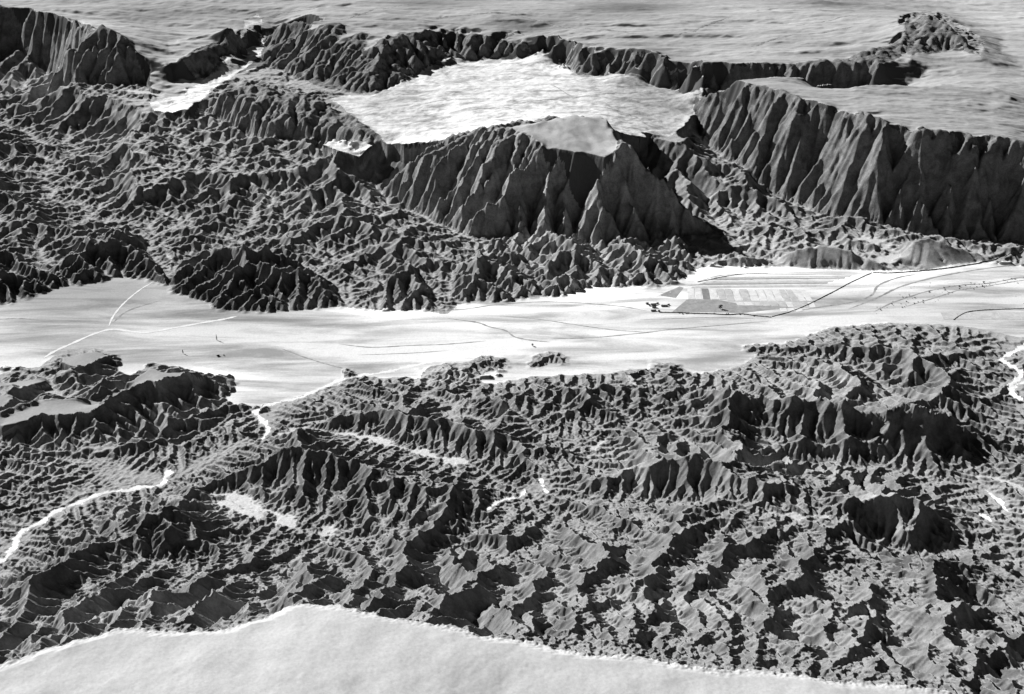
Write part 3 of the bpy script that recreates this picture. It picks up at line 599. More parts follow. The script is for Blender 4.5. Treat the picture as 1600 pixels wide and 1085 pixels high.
# ------------------------------------------------------------------ materials
def nodes(name):
    m = bpy.data.materials.new(name); m.use_nodes = True
    n = m.node_tree; b = n.nodes["Principled BSDF"]; b.inputs["Roughness"].default_value = .95
    b.inputs["Specular IOR Level"].default_value = .05
    return m, n, b
def terrain_mat(name, lo, hi, scale, bump=.3, stretch=(1, 1, 1), detail=8, attr=None, bscale=.25, contrast=(.35, .65), flatten=None, tone_=False, grain=.14, steep=None, sthr=(.93, .86)):
    m, n, b = nodes(name); L = n.links.new
    tc = n.nodes.new("ShaderNodeTexCoord"); mp = n.nodes.new("ShaderNodeMapping"); mp.inputs["Scale"].default_value = stretch
    L(tc.outputs["Object"], mp.inputs[0])
    no = n.nodes.new("ShaderNodeTexNoise"); no.inputs["Scale"].default_value = scale; no.inputs["Detail"].default_value = detail
    no.inputs["Roughness"].default_value = .62; no.inputs["Distortion"].default_value = .6
    L(mp.outputs[0], no.inputs["Vector"])
    cr = n.nodes.new("ShaderNodeValToRGB"); cr.color_ramp.elements[0].position = contrast[0]; cr.color_ramp.elements[1].position = contrast[1]
    cr.color_ramp.elements[0].color = (lo, lo, lo, 1); cr.color_ramp.elements[1].color = (hi, hi, hi, 1)
    L(no.outputs["Fac"], cr.inputs[0]); col = cr.outputs[0]
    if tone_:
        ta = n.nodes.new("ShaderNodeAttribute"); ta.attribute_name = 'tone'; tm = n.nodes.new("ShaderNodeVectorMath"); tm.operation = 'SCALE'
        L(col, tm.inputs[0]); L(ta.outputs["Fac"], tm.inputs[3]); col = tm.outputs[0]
    if flatten:       # level ground paler: washed silt, plus sunlit crest brightness painted into the colour
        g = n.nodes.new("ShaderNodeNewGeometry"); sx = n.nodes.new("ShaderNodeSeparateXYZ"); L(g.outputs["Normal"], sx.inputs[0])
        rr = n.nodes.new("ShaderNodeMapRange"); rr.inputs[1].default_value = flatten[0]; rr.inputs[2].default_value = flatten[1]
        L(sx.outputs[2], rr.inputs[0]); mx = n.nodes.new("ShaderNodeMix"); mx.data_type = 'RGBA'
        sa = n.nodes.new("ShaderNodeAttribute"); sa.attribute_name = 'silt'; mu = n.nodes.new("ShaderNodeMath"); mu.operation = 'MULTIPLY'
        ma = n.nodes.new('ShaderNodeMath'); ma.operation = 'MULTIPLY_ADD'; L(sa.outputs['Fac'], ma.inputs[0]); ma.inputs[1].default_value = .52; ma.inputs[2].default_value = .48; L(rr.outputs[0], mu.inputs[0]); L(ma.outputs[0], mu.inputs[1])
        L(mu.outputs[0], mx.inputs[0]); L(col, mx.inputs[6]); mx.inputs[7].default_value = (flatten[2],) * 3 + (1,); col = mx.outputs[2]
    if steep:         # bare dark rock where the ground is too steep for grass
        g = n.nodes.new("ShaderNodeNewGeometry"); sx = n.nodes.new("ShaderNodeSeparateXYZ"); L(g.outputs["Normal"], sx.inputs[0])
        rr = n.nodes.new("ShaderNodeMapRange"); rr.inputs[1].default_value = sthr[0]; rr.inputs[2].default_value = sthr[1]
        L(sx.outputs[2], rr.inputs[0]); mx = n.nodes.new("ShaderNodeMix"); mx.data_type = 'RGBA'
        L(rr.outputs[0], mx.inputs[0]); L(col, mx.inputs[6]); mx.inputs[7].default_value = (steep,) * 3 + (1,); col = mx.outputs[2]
    gn = n.nodes.new("ShaderNodeTexNoise"); gn.inputs["Scale"].default_value = .22; gn.inputs["Detail"].default_value = 6; gn.inputs["Roughness"].default_value = .75
    L(tc.outputs["Object"], gn.inputs["Vector"]); gr = n.nodes.new("ShaderNodeMapRange"); gr.inputs[1].default_value = .3; gr.inputs[2].default_value = .7
    gr.inputs[3].default_value = 1 - grain; gr.inputs[4].default_value = 1 + grain; L(gn.outputs["Fac"], gr.inputs[0])
    gm = n.nodes.new("ShaderNodeVectorMath"); gm.operation = 'SCALE'; L(col, gm.inputs[0]); L(gr.outputs[0], gm.inputs[3]); col = gm.outputs[0]
    L(col, b.inputs["Base Color"])
    n2 = n.nodes.new("ShaderNodeTexNoise"); n2.inputs["Scale"].default_value = bscale; n2.inputs["Detail"].default_value = 5
    n2.inputs["Roughness"].default_value = .7; L(tc.outputs["Object"], n2.inputs["Vector"])
    bp = n.nodes.new("ShaderNodeBump"); bp.inputs["Strength"].default_value = bump; bp.inputs["Distance"].default_value = 2.0
    L(n2.outputs["Fac"], bp.inputs["Height"]); L(bp.outputs[0], b.inputs["Normal"])
    return m
M = {
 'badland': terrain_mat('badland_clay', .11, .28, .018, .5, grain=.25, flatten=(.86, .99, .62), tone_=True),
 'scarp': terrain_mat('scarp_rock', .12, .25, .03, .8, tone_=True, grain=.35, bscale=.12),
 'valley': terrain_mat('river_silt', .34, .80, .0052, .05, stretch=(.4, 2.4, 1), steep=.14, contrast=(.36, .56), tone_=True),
 'near': terrain_mat('plateau_silt', .54, .62, .008, .1, contrast=(.3, .7)),
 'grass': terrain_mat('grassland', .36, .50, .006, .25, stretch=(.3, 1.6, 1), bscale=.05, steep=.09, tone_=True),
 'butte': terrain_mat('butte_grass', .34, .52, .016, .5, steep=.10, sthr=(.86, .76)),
 'bench': terrain_mat('bench_silt', .30, .38, .012, .1, steep=.14),
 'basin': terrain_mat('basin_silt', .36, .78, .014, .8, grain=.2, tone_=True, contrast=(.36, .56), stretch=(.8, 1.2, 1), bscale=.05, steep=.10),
 'road': terrain_mat('white_track', .78, .90, .05, .05),
}

# ------------------------------------------------------------------ build the land as separate named pieces
def tag(o, label=None, cat=None, group=None, kind=None):
    if label: o['label'] = label
    if cat: o['category'] = cat
    if group: o['group'] = group
    if kind: o['kind'] = kind
    return o
def mesh_obj(name, V, Fc, mat, smooth=True, parent=None):
    me = bpy.data.meshes.new(name); nv, nf = len(V), len(Fc)
    me.vertices.add(nv); me.vertices.foreach_set('co', np.asarray(V, np.float32).ravel())
    Fc = np.asarray(Fc, np.int32); q = Fc.shape[1]
    me.loops.add(nf * q); me.loops.foreach_set('vertex_index', Fc.ravel())
    me.polygons.add(nf); me.polygons.foreach_set('loop_start', np.arange(0, nf * q, q, dtype=np.int32))
    me.polygons.foreach_set('use_smooth', np.full(nf, smooth)); me.update(calc_edges=True)
    me.materials.append(mat)
    o = bpy.data.objects.new(name, me); sc.collection.objects.link(o); o.parent = parent
    return o
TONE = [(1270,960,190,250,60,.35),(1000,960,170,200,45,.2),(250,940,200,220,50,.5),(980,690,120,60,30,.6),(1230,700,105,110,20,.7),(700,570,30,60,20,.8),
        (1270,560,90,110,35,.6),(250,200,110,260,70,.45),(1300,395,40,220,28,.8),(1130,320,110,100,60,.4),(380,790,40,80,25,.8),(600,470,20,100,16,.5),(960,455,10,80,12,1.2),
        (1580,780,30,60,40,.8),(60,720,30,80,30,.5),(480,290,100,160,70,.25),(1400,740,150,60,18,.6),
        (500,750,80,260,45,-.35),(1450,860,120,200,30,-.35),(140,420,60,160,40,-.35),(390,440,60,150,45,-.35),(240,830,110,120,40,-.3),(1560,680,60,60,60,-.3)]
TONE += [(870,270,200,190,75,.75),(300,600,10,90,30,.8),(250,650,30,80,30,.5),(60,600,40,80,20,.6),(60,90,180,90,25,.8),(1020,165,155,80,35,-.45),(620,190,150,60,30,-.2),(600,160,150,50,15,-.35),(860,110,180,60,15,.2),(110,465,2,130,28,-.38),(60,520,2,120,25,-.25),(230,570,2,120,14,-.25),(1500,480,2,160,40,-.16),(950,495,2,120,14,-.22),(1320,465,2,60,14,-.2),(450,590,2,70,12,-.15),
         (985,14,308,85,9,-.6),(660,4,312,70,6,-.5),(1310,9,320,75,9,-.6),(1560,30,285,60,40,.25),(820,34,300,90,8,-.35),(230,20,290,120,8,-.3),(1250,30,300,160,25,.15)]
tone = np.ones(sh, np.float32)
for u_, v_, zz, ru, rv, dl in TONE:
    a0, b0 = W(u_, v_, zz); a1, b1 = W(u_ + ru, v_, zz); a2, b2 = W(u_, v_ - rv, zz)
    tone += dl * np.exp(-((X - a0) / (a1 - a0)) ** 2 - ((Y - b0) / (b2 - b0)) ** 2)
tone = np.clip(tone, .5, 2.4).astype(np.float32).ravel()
zone = np.zeros(sh, np.uint8)      # 0 badland
rr_ = np.hypot(X, Y)
# scarps: dark rock walls below the rims
for p, zz in SC: zone[raster_poly(p, zz, k1, sh)] = 1
for nme, v in (('far', 2), ('mesa', 3), ('butte', 4), ('basin', 5), ('fan', 5), ('canyonfloor', 5), ('near', 6), ('valley', 7)): zone[ZN[nme]] = v
zone[tong] = 8
m9 = wn == 9; zone[wr[m9], wc[m9]] = 9
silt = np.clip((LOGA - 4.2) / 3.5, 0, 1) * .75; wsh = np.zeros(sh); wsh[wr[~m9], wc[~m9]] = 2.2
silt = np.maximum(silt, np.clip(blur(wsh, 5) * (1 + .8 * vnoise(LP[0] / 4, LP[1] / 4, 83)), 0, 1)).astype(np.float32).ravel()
V = np.stack([X, Y, z], -1).reshape(-1, 3)
I = np.arange(NRr * NTc, dtype=np.int32).reshape(NRr, NTc)
Q = np.stack([I[:-1, :-1], I[:-1, 1:], I[1:, 1:], I[1:, :-1]], -1).reshape(-1, 4)
fz_ = zone[:-1, :-1].ravel()
def piece(name, zid, mat, sel=None):
    s = fz_ == zid
    if sel is not None: s &= sel
    q = Q[s]; 
    if len(q) == 0: return
    used, inv = np.unique(q, return_inverse=True)
    o = mesh_obj(name, V[used], inv.reshape(-1, 4), mat)
    at = o.data.attributes.new('tone', 'FLOAT', 'POINT'); at.data.foreach_set('value', tone[used])
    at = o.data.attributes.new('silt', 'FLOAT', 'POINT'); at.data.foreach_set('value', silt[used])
    return tag(o, kind='structure')
Yc = Y[:-1, :-1].ravel(); Xc = X[:-1, :-1].ravel()
farb = Yc > 2750
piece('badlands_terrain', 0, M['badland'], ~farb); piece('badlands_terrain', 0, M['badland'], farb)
piece('escarpment_terrain', 1, M['scarp']); piece('grassland_terrain', 2, M['grass']); piece('mesa_terrain', 3, M['grass'])
piece('butte_terrain', 4, M['butte']); piece('basin_terrain', 5, M['basin']); piece('plateau_terrain', 6, M['near'])
piece('river_plain_ground', 7, M['valley']); piece('bench_terrain', 8, M['bench']); piece('dry_wash_path', 9, M['road'])
# land beyond the picture, to the horizon
def skirt(name, th, r, zf, mat):
    Tg, Rg = np.meshgrid(th, r); xx, yy = Rg * np.sin(Tg), Rg * np.cos(Tg); VV = np.stack([xx, yy, zf(Tg, Rg, xx, yy)], -1).reshape(-1, 3)
    idx = np.arange(Tg.size).reshape(Tg.shape); Fq = np.stack([idx[:-1, :-1], idx[:-1, 1:], idx[1:, 1:], idx[1:, :-1]], -1).reshape(-1, 4)
    o = mesh_obj(name, VV, Fq, mat); at = o.data.attributes.new('tone', 'FLOAT', 'POINT'); at.data.foreach_set('value', np.ones(len(VV), np.float32)); return tag(o, kind='structure')
rl = R0 * np.exp(k1 * np.arange(0, NRr, 6)); zl = z[::6, 0]; zr_ = z[::6, -1]; rl = rl[:len(zl)]
def side(zc_):
    def f(Tg, Rg, xx, yy):
        wgt = np.clip((np.abs(Tg) - TH) / .35, 0, 1); zz = np.interp(Rg, rl, zc_); far_ = np.interp(Rg, [800, 1250, 1900, 3000, 4200, 8300], [258, 250, 70, 20, 200, 300])
        return zz * (1 - wgt) + far_ * wgt + wgt * 30 * fbm(xx, yy, 260, 5, 131, .6) - .5
    return f
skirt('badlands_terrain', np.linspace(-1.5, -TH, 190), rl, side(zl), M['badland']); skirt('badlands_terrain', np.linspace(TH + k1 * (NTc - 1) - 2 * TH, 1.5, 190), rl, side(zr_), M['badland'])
skirt('grassland_terrain', np.linspace(-1.5, 1.5, 260), 8240 * np.exp(np.linspace(0, 2.4, 90)), lambda Tg, Rg, xx, yy: 298 + 60 * fbm(xx, yy, 3000, 4, 133) * np.clip((Rg - 8300) / 6000, 0, 1), M['grass'])
print('mesh', time.time() - T0)

# ------------------------------------------------------------------ tracks and channels lying on the plain
def ribbon(name, pts, half, mat, lift_=.25, n=10, taper=True, zz=2):
    P = smooth(pts, n); xy = np.array([W(u, v, zz) for u, v, *q in P]); d = np.gradient(xy, axis=0)
    nn = np.stack([-d[:, 1], d[:, 0]], 1) / np.maximum(np.hypot(d[:, 0], d[:, 1])[:, None], 1e-6)
    L_ = len(P); wv = half * (1 + .25 * np.sin(np.arange(L_) * .9) + .15 * np.sin(np.arange(L_) * 2.3))
    if taper: wv = wv * np.clip(np.minimum(np.arange(L_), L_ - 1 - np.arange(L_)) / 6 + .15, 0, 1)
    VV = []; cols = [-1, -.33, .33, 1]
    for cc in cols:
        p = xy + nn * (wv * cc)[:, None]; VV.append(np.column_stack([p, ground(p[:, 0], p[:, 1]) + lift_]))
    VV = np.stack(VV, 1).reshape(-1, 3); idx = np.arange(L_ * 4).reshape(L_, 4)
    Fq = np.stack([idx[:-1, :-1], idx[1:, :-1], idx[1:, 1:], idx[:-1, 1:]], -1).reshape(-1, 4)
    if True: Fq = Fq[:, ::-1]
    return tag(mesh_obj(name, VV, Fq, mat), kind='structure')
M['track'] = terrain_mat('pale_track_dust', .74, .86, .05, .05)
M['path'] = terrain_mat('worn_path', .56, .68, .05, .05)
M['damp'] = terrain_mat('damp_channel_bed', .16, .5, .06, .2, contrast=(.3, .7))
M['ditch'] = terrain_mat('ditch_bed', .10, .26, .08, .2)
for pts, hw in [([(68,560),(84,550),(110,538),(150,521),(178,515),(225,520),(270,513),(320,504),(350,499),(372,494)], 4.5),
                ([(170,510),(176,496),(188,480),(205,464),(222,451),(240,441)], 2.6)]:
    ribbon('dirt_road', [(u, v) for u, v in pts], hw, M['track'], .3)
for pts, hw in [([(1366,487),(1390,475),(1412,467),(1450,455),(1499,446),(1544,443),(1600,433),(1680,425)], 2.4), ([(1416,479),(1459,466),(1501,453),(1544,447),(1600,438),(1680,430)], 1.8),
                ([(1326,483),(1369,466),(1405,449),(1450,436),(1506,425),(1562,417),(1600,414),(1680,405)], 3.2), ([(1230,488),(1300,477),(1337,471),(1362,461),(1373,446),(1403,434),(1431,429)], 3.0),
                ([(700,498),(745,504),(765,511),(790,517),(805,527),(830,532),(860,535)], 2.6), ([(860,530),(920,528),(990,522),(1060,514),(1130,508),(1200,502)], 2.0),
                ([(530,538),(580,543),(640,540),(700,538),(760,533)], 2.2), ([(560,555),(640,552),(700,548)], 1.5), ([(440,545),(480,560),(520,572),(545,578)], 2.2), ([(660,486),(720,484),(780,476),(860,472),(960,478),(1010,486)], 2.0),
                ([(780,494),(840,499),(900,508),(960,516),(1020,520)], 1.6), ([(60,500),(30,498),(0,499),(-60,500)], 2.2), ([(250,470),(200,486),(176,505)], 3.0), ([(1090,440),(1130,430),(1180,428),(1260,429),(1340,430)], 1.6),
                ([(1000,500),(1060,498),(1120,496),(1180,498)], 1.6), ([(1070,448),(1150,436),(1200,439),(1300,434)], 1.3)]:
    ribbon('stream_bed', pts, hw, M['damp'], .18)
for pts, hw in [([(640,30),(700,26),(760,24),(800,25),(850,33),(900,40),(960,46),(990,49)], 7), ([(1060,56),(1085,48),(1100,42),(1138,34)], 6), ([(1180,26),(1200,22),(1215,20)], 5), ([(1170,72),(1230,64),(1290,60),(1330,58)], 5),
                ([(530,36),(570,25),(610,15),(640,10)], 5), ([(400,18),(450,14),(520,16)], 5), ([(1240,50),(1300,40),(1340,36)], 4), ([(880,58),(930,62),(1000,60)], 4)]:
    ribbon('stream_bed', pts, hw, M['damp'], .5, zz=300, n=24)
for pts, hw in [([(800,172),(840,168),(880,164),(920,160),(960,155),(1010,150),(1070,143)], 3.5), ([(905,134),(940,135),(980,134),(1020,138),(1068,141)], 2.5), ([(895,162),(875,150),(860,140)], 2), ([(1000,190),(960,180),(920,176)], 2.5), ([(730,182),(780,178),(815,188)], 2.5), ([(640,170),(700,160),(760,163)], 1.6), ([(1060,160),(1020,166),(980,166),(940,162)], 2.)]:
    ribbon('stream_bed', pts, hw, M['damp'], .4, zz=165, n=20)
def flatpoly(name, pts, mat, lift_, sub=6, kind='structure'):
    a, b, c, d = [np.array(W(u, v, 2)) for u, v in pts]; t = np.linspace(0, 1, sub)
    G = np.array([[(a * (1 - i) + b * i) * (1 - j) + (d * (1 - i) + c * i) * j for i in t] for j in t]).reshape(-1, 2)
    VV = np.column_stack([G, ground(G[:, 0], G[:, 1]) + lift_]); idx = np.arange(sub * sub).reshape(sub, sub)
    Fq = np.stack([idx[:-1, :-1], idx[1:, :-1], idx[1:, 1:], idx[:-1, 1:]], -1).reshape(-1, 4)
    o = mesh_obj(name, VV, Fq, mat)
    return tag(o, kind=kind)
M['crop_ground'] = terrain_mat('fallow_ground', .26, .42, .05, .1, contrast=(.3, .7))
M['plot_pale'] = terrain_mat('plot_pale', .62, .82, .05, .05); M['plot_mid'] = terrain_mat('plot_mid', .45, .62, .05, .05); M['plot_dark'] = terrain_mat('plot_dark', .22, .30, .05, .05)
for q in [[(1050,488),(1073,468.5),(1125,468.5),(1135,488)], [(1135,488.6),(1125,469),(1150,474),(1160,489)], [(1160,489.2),(1150,479),(1226,475),(1240,480)], [(1030,462),(1062,448),(1068,450),(1056,466)]]:
    flatpoly('field_ground', q, M['crop_ground'], .2, 10)
import random
random.seed(3)
edges = [1073,1085,1095,1107,1119,1131,1143,1154,1167,1180,1192,1204,1216,1226,1237,1248,1258]
for i, (a, b) in enumerate(zip(edges[:-1], edges[1:])):
    s0 = 1.5 + i * .75; s1 = s0 + .75; top = 451 + .12 * i; mid = 468 + (2.5 if i > 4 else 0)
    g = .7; mt = M['plot_dark'] if i == 2 else M['plot_pale'] if random.random() < .6 else M['plot_mid']
    flatpoly('field_plot', [(a + g, top), (b - g, top + .1), (b + s1 - g, mid), (a + s0 + g, mid)], mt, .45)
    if i > 5:
        m2 = mid + 1.2; lo = 477 + .5 * (i - 6) if i < 13 else 480
        flatpoly('field_plot', [(a + s0 + g, m2), (b + s1 - g, m2), (b + s1 + 4 - g, lo), (a + s0 + 4 + g, lo)], M['plot_pale'] if random.random() < .6 else M['plot_mid'], .45)
for u0 in (1204, 1216, 1228): flatpoly('field_plot', [(u0 + 14, 481.5), (u0 + 24, 481), (u0 + 27, 486), (u0 + 16, 488)], M['plot_pale'], .45)
for k_ in range(7):
    v0 = 431.5 + k_ * 2.6; a = 1118 - k_ * 6; flatpoly('field_plot', [(a, v0 + 1.5), (1330 - k_ * 9, v0 - .6), (1328 - k_ * 9, v0 + 1.2), (a - 3, v0 + 3.4)], (M['plot_mid'], M['plot_pale'], M['crop_ground'])[(k_ * 2) % 3], .3, 14)
for k_ in range(3): flatpoly('field_plot', [(1470 + 45 * k_, 489 + 0 * k_), (1512 + 45 * k_, 488), (1520 + 45 * k_, 499), (1474 + 45 * k_, 499)], M['plot_mid'], .45)

# ------------------------------------------------------------------ simple solids
def bm_box(c, s_, V_, F_):
    x, y, zz = c; a, b, h = s_[0] / 2, s_[1] / 2, s_[2]; n = len(V_)
    V_ += [(x - a, y - b, zz), (x + a, y - b, zz), (x + a, y + b, zz), (x - a, y + b, zz), (x - a, y - b, zz + h), (x + a, y - b, zz + h), (x + a, y + b, zz + h), (x - a, y + b, zz + h)]
    F_ += [(n, n + 3, n + 2, n + 1), (n + 4, n + 5, n + 6, n + 7), (n, n + 1, n + 5, n + 4), (n + 1, n + 2, n + 6, n + 5), (n + 2, n + 3, n + 7, n + 6), (n + 3, n, n + 4, n + 7)]
def py_obj(name, V_, F_, mat, parent=None, loc=None, rz=None, smooth_=False):
    me = bpy.data.meshes.new(name); me.from_pydata(V_, [], F_); me.materials.append(mat)
    if smooth_: me.polygons.foreach_set('use_smooth', [True] * len(me.polygons))
    o = bpy.data.objects.new(name, me); sc.collection.objects.link(o); o.parent = parent
    if loc is not None: o.location = loc
    return o
def flatmat(name, c):
    return terrain_mat(name, c * .85, c * 1.15, 1.2, .2, bscale=2.)
M['adobe'] = flatmat('adobe_wall', .30); M['thatch'] = flatmat('thatch_roof', .16); M['wood'] = flatmat('dark_wood', .05); M['leaf'] = flatmat('leaves', .045); M['bark'] = flatmat('bark', .10)
M['hedge'] = flatmat('hedge_leaves', .10); M['glass'] = flatmat('dark_opening', .02); M['stone'] = flatmat('field_stone', .12)
def house(u, v, L_, D_, h, rz, label, chimney=False):
    x, y = W(u, v, 2); e = bpy.data.objects.new('farmhouse', None); sc.collection.objects.link(e)
    e.location = (x, y, float(ground(x, y)) - .2); e.rotation_euler = (0, 0, rz)
    tag(e, label, 'farmhouse', 'farm buildings clustered at the edge of the fields')
    V_, F_ = [], []; bm_box((0, 0, 0), (L_, D_, h), V_, F_)
    n = len(V_); V_ += [(-L_/2, -D_/2, h), (-L_/2, D_/2, h), (-L_/2, 0, h + D_*.32), (L_/2, -D_/2, h), (L_/2, D_/2, h), (L_/2, 0, h + D_*.32)]; F_ += [(n, n+2, n+1), (n+3, n+4, n+5)]
    py_obj('wall', V_, F_, M['adobe'], e)
    o = .5; t = .25; rh = D_*.32; V_ = []; a = L_/2 + o; b = D_/2 + o; dz = -o * rh / (D_/2)
    V_ = [(-a, -b, h+dz), (a, -b, h+dz), (a, 0, h+rh+.02), (-a, 0, h+rh+.02), (a, b, h+dz), (-a, b, h+dz)]; V_ += [(p[0], p[1], p[2] + t) for p in V_]
    F_ = [(0,3,2,1),(3,5,4,2),(6,7,8,9),(9,8,10,11),(0,1,7,6),(5,11,10,4),(1,2,8,7),(2,4,10,8),(3,0,6,9),(5,3,9,11)]
    rf = py_obj('roof', V_, F_, M['thatch'], e)
    V_, F_ = [], []; bm_box((L_*.1, -D_/2 - .06, .2), (1.1, .12, 2.1), V_, F_); py_obj('door', V_, F_, M['wood'], e)
    for wx in (-L_*.32, L_*.34):
        V_, F_ = [], []; bm_box((wx, -D_/2 - .05, 1.2), (1.0, .1, 1.0), V_, F_); py_obj('window', V_, F_, M['glass'], e)
    if chimney:
        V_, F_ = [], []; bm_box((-L_*.3, D_*.1, h), (.8, .8, D_*.32 + 1.2), V_, F_); py_obj('chimney', V_, F_, M['adobe'], rf)
for a in [(1011,475.5,7,6,3.2,.3,'small square hut standing apart on the uphill side of the farm cluster'),
          (1021,476.8,15,5.5,3.2,.12,'narrow farmhouse directly behind the short house of the farm cluster'),
          (1027,475,6,4.5,3,.7,'slanted outbuilding at the end of the narrow farmhouse',),
          (1022,481,11,6.5,3.6,0.0,'short deep house in the middle of the farm cluster', True),
          (1015,478.5,4,4,2.6,.4,'tiny shed between the square hut and the short deep house'),
          (1021,486.4,14,5,3.2,.15,'long house nearest the ditch below the farm cluster'),
          (1029.5,487,5,5,3.4,0,'boxy shed beside the long house nearest the ditch'),
          (1038,479,18,6,3.4,.03,'longest farmhouse, alone toward the fields from the rest', True),
          (1044.5,477,5,4.5,3,.6,'small annex at the field end of the longest farmhouse')]:
    house(*a)

def tree(name, u, v, h, cw, label, cat, group=None, seed_=0, slim=False):
    rg = random.Random(seed_); x, y = W(u, v, 2); e = bpy.data.objects.new(name, None); sc.collection.objects.link(e)
    e.location = (x, y, float(ground(x, y)) - .15); tag(e, label, cat, group)
    V_, F_ = [], []
    def limb(p, q, r0, r1, ns=7):
        p = np.array(p, float); q = np.array(q, float); d = q - p; d /= np.linalg.norm(d); a = np.cross(d, (.3, .9, .2)); a /= np.linalg.norm(a); b = np.cross(d, a); n = len(V_)
        for c_, r_ in ((p, r0), (q, r1)):
            for k in range(ns):
                t = 2 * math.pi * k / ns; V_.append(tuple(c_ + (a * math.cos(t) + b * math.sin(t)) * r_))
        for k in range(ns): F_.append((n + k, n + (k + 1) % ns, n + ns + (k + 1) % ns, n + ns + k))
    limb((0, 0, 0), (.1, 0, h * .45), h * .035, h * .022); limb((.1, 0, h * .45), (0, .1, h * .85), h * .022, h * .006)
    tips = []
    for k in range(7):
        t = k * 2.4 + rg.random(); z0 = h * rg.uniform(.25, .6); q = (math.cos(t) * cw * .32, math.sin(t) * cw * .32, z0 + h * .18); limb((.05, 0, z0), q, h * .014, h * .004, 5); tips.append(q)
    py_obj('trunk', V_, F_, M['bark'], e)
    V2, F2 = [], []
    for k in range(40):
        if slim: zc = h * rg.uniform(.15, .97); rr2 = cw * .5 * (1 - abs(zc / h - .45) * 1.3)
        else: zc = h * rg.uniform(.3, .95); rr2 = cw * .5 * math.sqrt(max(.05, 1 - ((zc / h - .6) / .42) ** 2))
        t = rg.random() * 6.28; q = rr2 * math.sqrt(rg.random()); cx, cy = math.cos(t) * q, math.sin(t) * q
        for m_ in range(22):
            p = np.array([cx + rg.gauss(0, cw * .07), cy + rg.gauss(0, cw * .07), zc + rg.gauss(0, h * .04)]); sz = cw * .045 * rg.uniform(.6, 1.4)
            a = np.array([rg.gauss(0, 1) for _ in range(3)]); a /= np.linalg.norm(a); b = np.cross(a, [rg.gauss(0, 1) for _ in range(3)]); b /= np.linalg.norm(b); n = len(V2)
            V2 += [tuple(p - a * sz - b * sz * .6), tuple(p + a * sz - b * sz * .6), tuple(p + a * sz + b * sz * .6), tuple(p - a * sz + b * sz * .6)]; F2.append((n, n + 1, n + 2, n + 3))
    py_obj('crown', V2, F2, M['leaf'], e)
    return e
tree('poplar_tree', 339, 532, 17, 4.2, 'tall thin dark tree on the pale plain, tallest of the two lone trees', 'tree', None, 1, True)
tree('poplar_tree', 286, 553, 12, 3.8, 'short thin dark tree alone on the grey flat nearer the benches', 'tree', None, 2, True)
tree('broadleaf_tree', 1125.5, 483, 13, 11, 'round dark tree standing in the fields beyond the farm', 'tree', None, 3)
tree('broadleaf_tree', 832, 541, 7, 6, 'small dark tree alone on the plain beyond the foothill ridge', 'tree', None, 4)
tree('broadleaf_tree', 341, 557, 4, 8, 'low wide shrub of the close pair on the grey flat', 'shrub', None, 5)
tree('broadleaf_tree', 350, 556, 3, 4, 'smaller rounder shrub of the close pair on the grey flat', 'shrub', None, 6)
b0 = tree('riverside_bush', 1499, 448, 3.4, 5.5, 'dark bush growing along the dry channels of the wide river plain', 'bush', 'bushes along the dry channels', 7)
kids = list(b0.children)
def copy_bush(u, v, sc_, rz):
    x, y = W(u, v, 2); c = b0.copy(); sc.collection.objects.link(c); c.location = (x, y, float(ground(x, y)) - .1); c.scale = (sc_, sc_, sc_ * .9); c.rotation_euler = (0, 0, rz)
    for ch in kids:
        d = ch.copy(); sc.collection.objects.link(d); d.parent = c
rg = random.Random(11); CH = [smooth([(1366,487),(1412,467),(1450,455),(1499,446),(1544,443),(1600,433)], 12), smooth([(1416,479),(1459,466),(1501,453),(1544,447),(1600,438)], 12), smooth([(1206,496),(1160,492),(1100,491),(1060,490)], 12)]
CHN = [40, 34, 18]
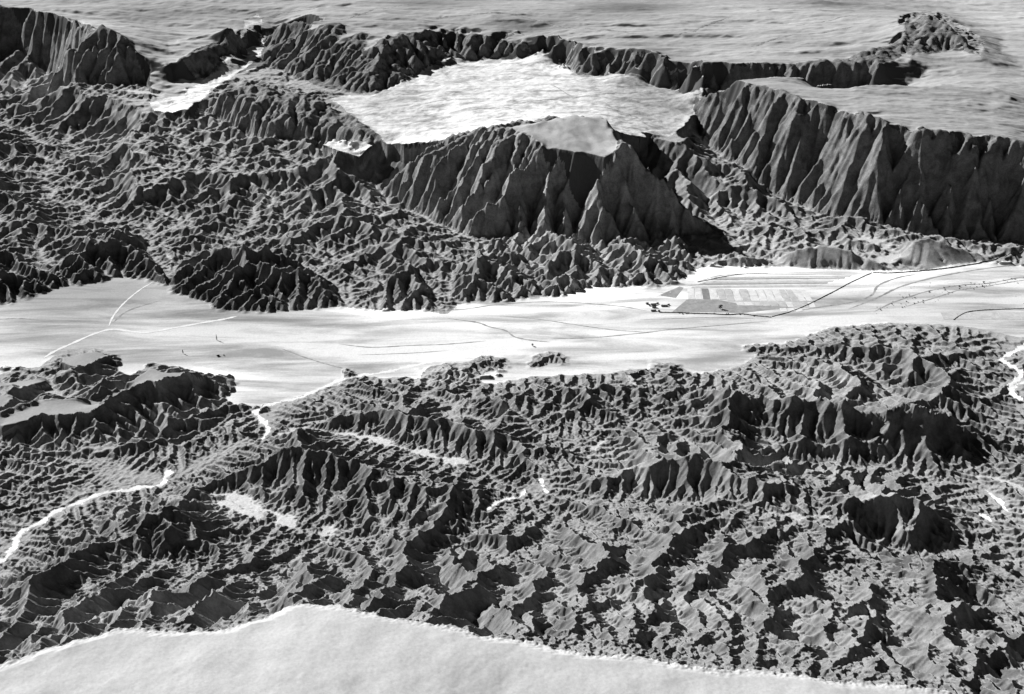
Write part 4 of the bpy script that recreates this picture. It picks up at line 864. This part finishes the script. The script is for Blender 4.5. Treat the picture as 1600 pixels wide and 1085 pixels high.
for ch_, n_ in zip(CH, CHN):
    for k in range(n_):
        p = ch_[rg.randrange(len(ch_))]; copy_bush(p[0] + rg.gauss(0, 7), p[1] + rg.gauss(0, 1.5 if n_ > 30 else .5), rg.uniform(.3, .75), rg.random() * 6)
for k in range(22): copy_bush(rg.uniform(1390, 1600), rg.uniform(438, 482), rg.uniform(.25, .5), rg.random() * 6)

# hedged banks along the fields
def hedge(pts, wd, ht, label):
    P = smooth(pts, 30); xy = np.array([W(u, v, 2) for u, v in P]); d = np.gradient(xy, axis=0); nn = np.stack([-d[:, 1], d[:, 0]], 1) / np.hypot(d[:, 0], d[:, 1])[:, None]; L_ = len(P)
    rr = np.random.default_rng(len(P)); prof = [(-1, 0), (-.8, .6), (-.3, 1), (.35, .95), (.85, .55), (1, 0)]; rows = []
    for a, b in prof:
        j = rr.uniform(.6, 1.35, L_); p = xy + nn * (a * wd / 2 * j)[:, None]; rows.append(np.column_stack([p, ground(p[:, 0], p[:, 1]) - .1 + b * ht * rr.uniform(.55, 1.3, L_)]))
    VV = np.stack(rows, 1).reshape(-1, 3); m_ = len(prof); idx = np.arange(L_ * m_).reshape(L_, m_); Fq = np.stack([idx[:-1, :-1], idx[1:, :-1], idx[1:, 1:], idx[:-1, 1:]], -1).reshape(-1, 4)
    o = mesh_obj('hedgerow', VV, Fq[:, ::-1], M['hedge'], False); tag(o, label, 'hedgerow')
hedge([(1030,488.5),(1060,489),(1085,490),(1110,490.5),(1135,492),(1152,491),(1162,491),(1180,493.5),(1205,496)], 2.4, 2.2, 'dark hedge running along the lower edge of the fields from the farm')
hedge([(1206,495),(1235,487),(1262,476),(1300,457),(1330,441),(1362,426.5)], 1.7, 1.8, 'straight dark hedge slanting across the plain past the field plots')
hedge([(1364,426),(1385,427),(1420,425),(1450,423),(1490,418),(1540,410),(1600,398),(1660,390)], 2.8, 2.4, 'dark hedge following the foot of the low rounded hills')
hedge([(1490,500),(1500,493),(1515,487),(1550,484),(1600,482.5),(1660,481)], 2.2, 1.8, 'dark hedge bending around the square plots behind the right ridge')
hedge([(1090,441),(1110,437),(1140,431),(1170,428),(1200,428)], 1.8, 1.5, 'thin hedge along the upper edge of the fields below the cliffs')
print('done', time.time() - T0)
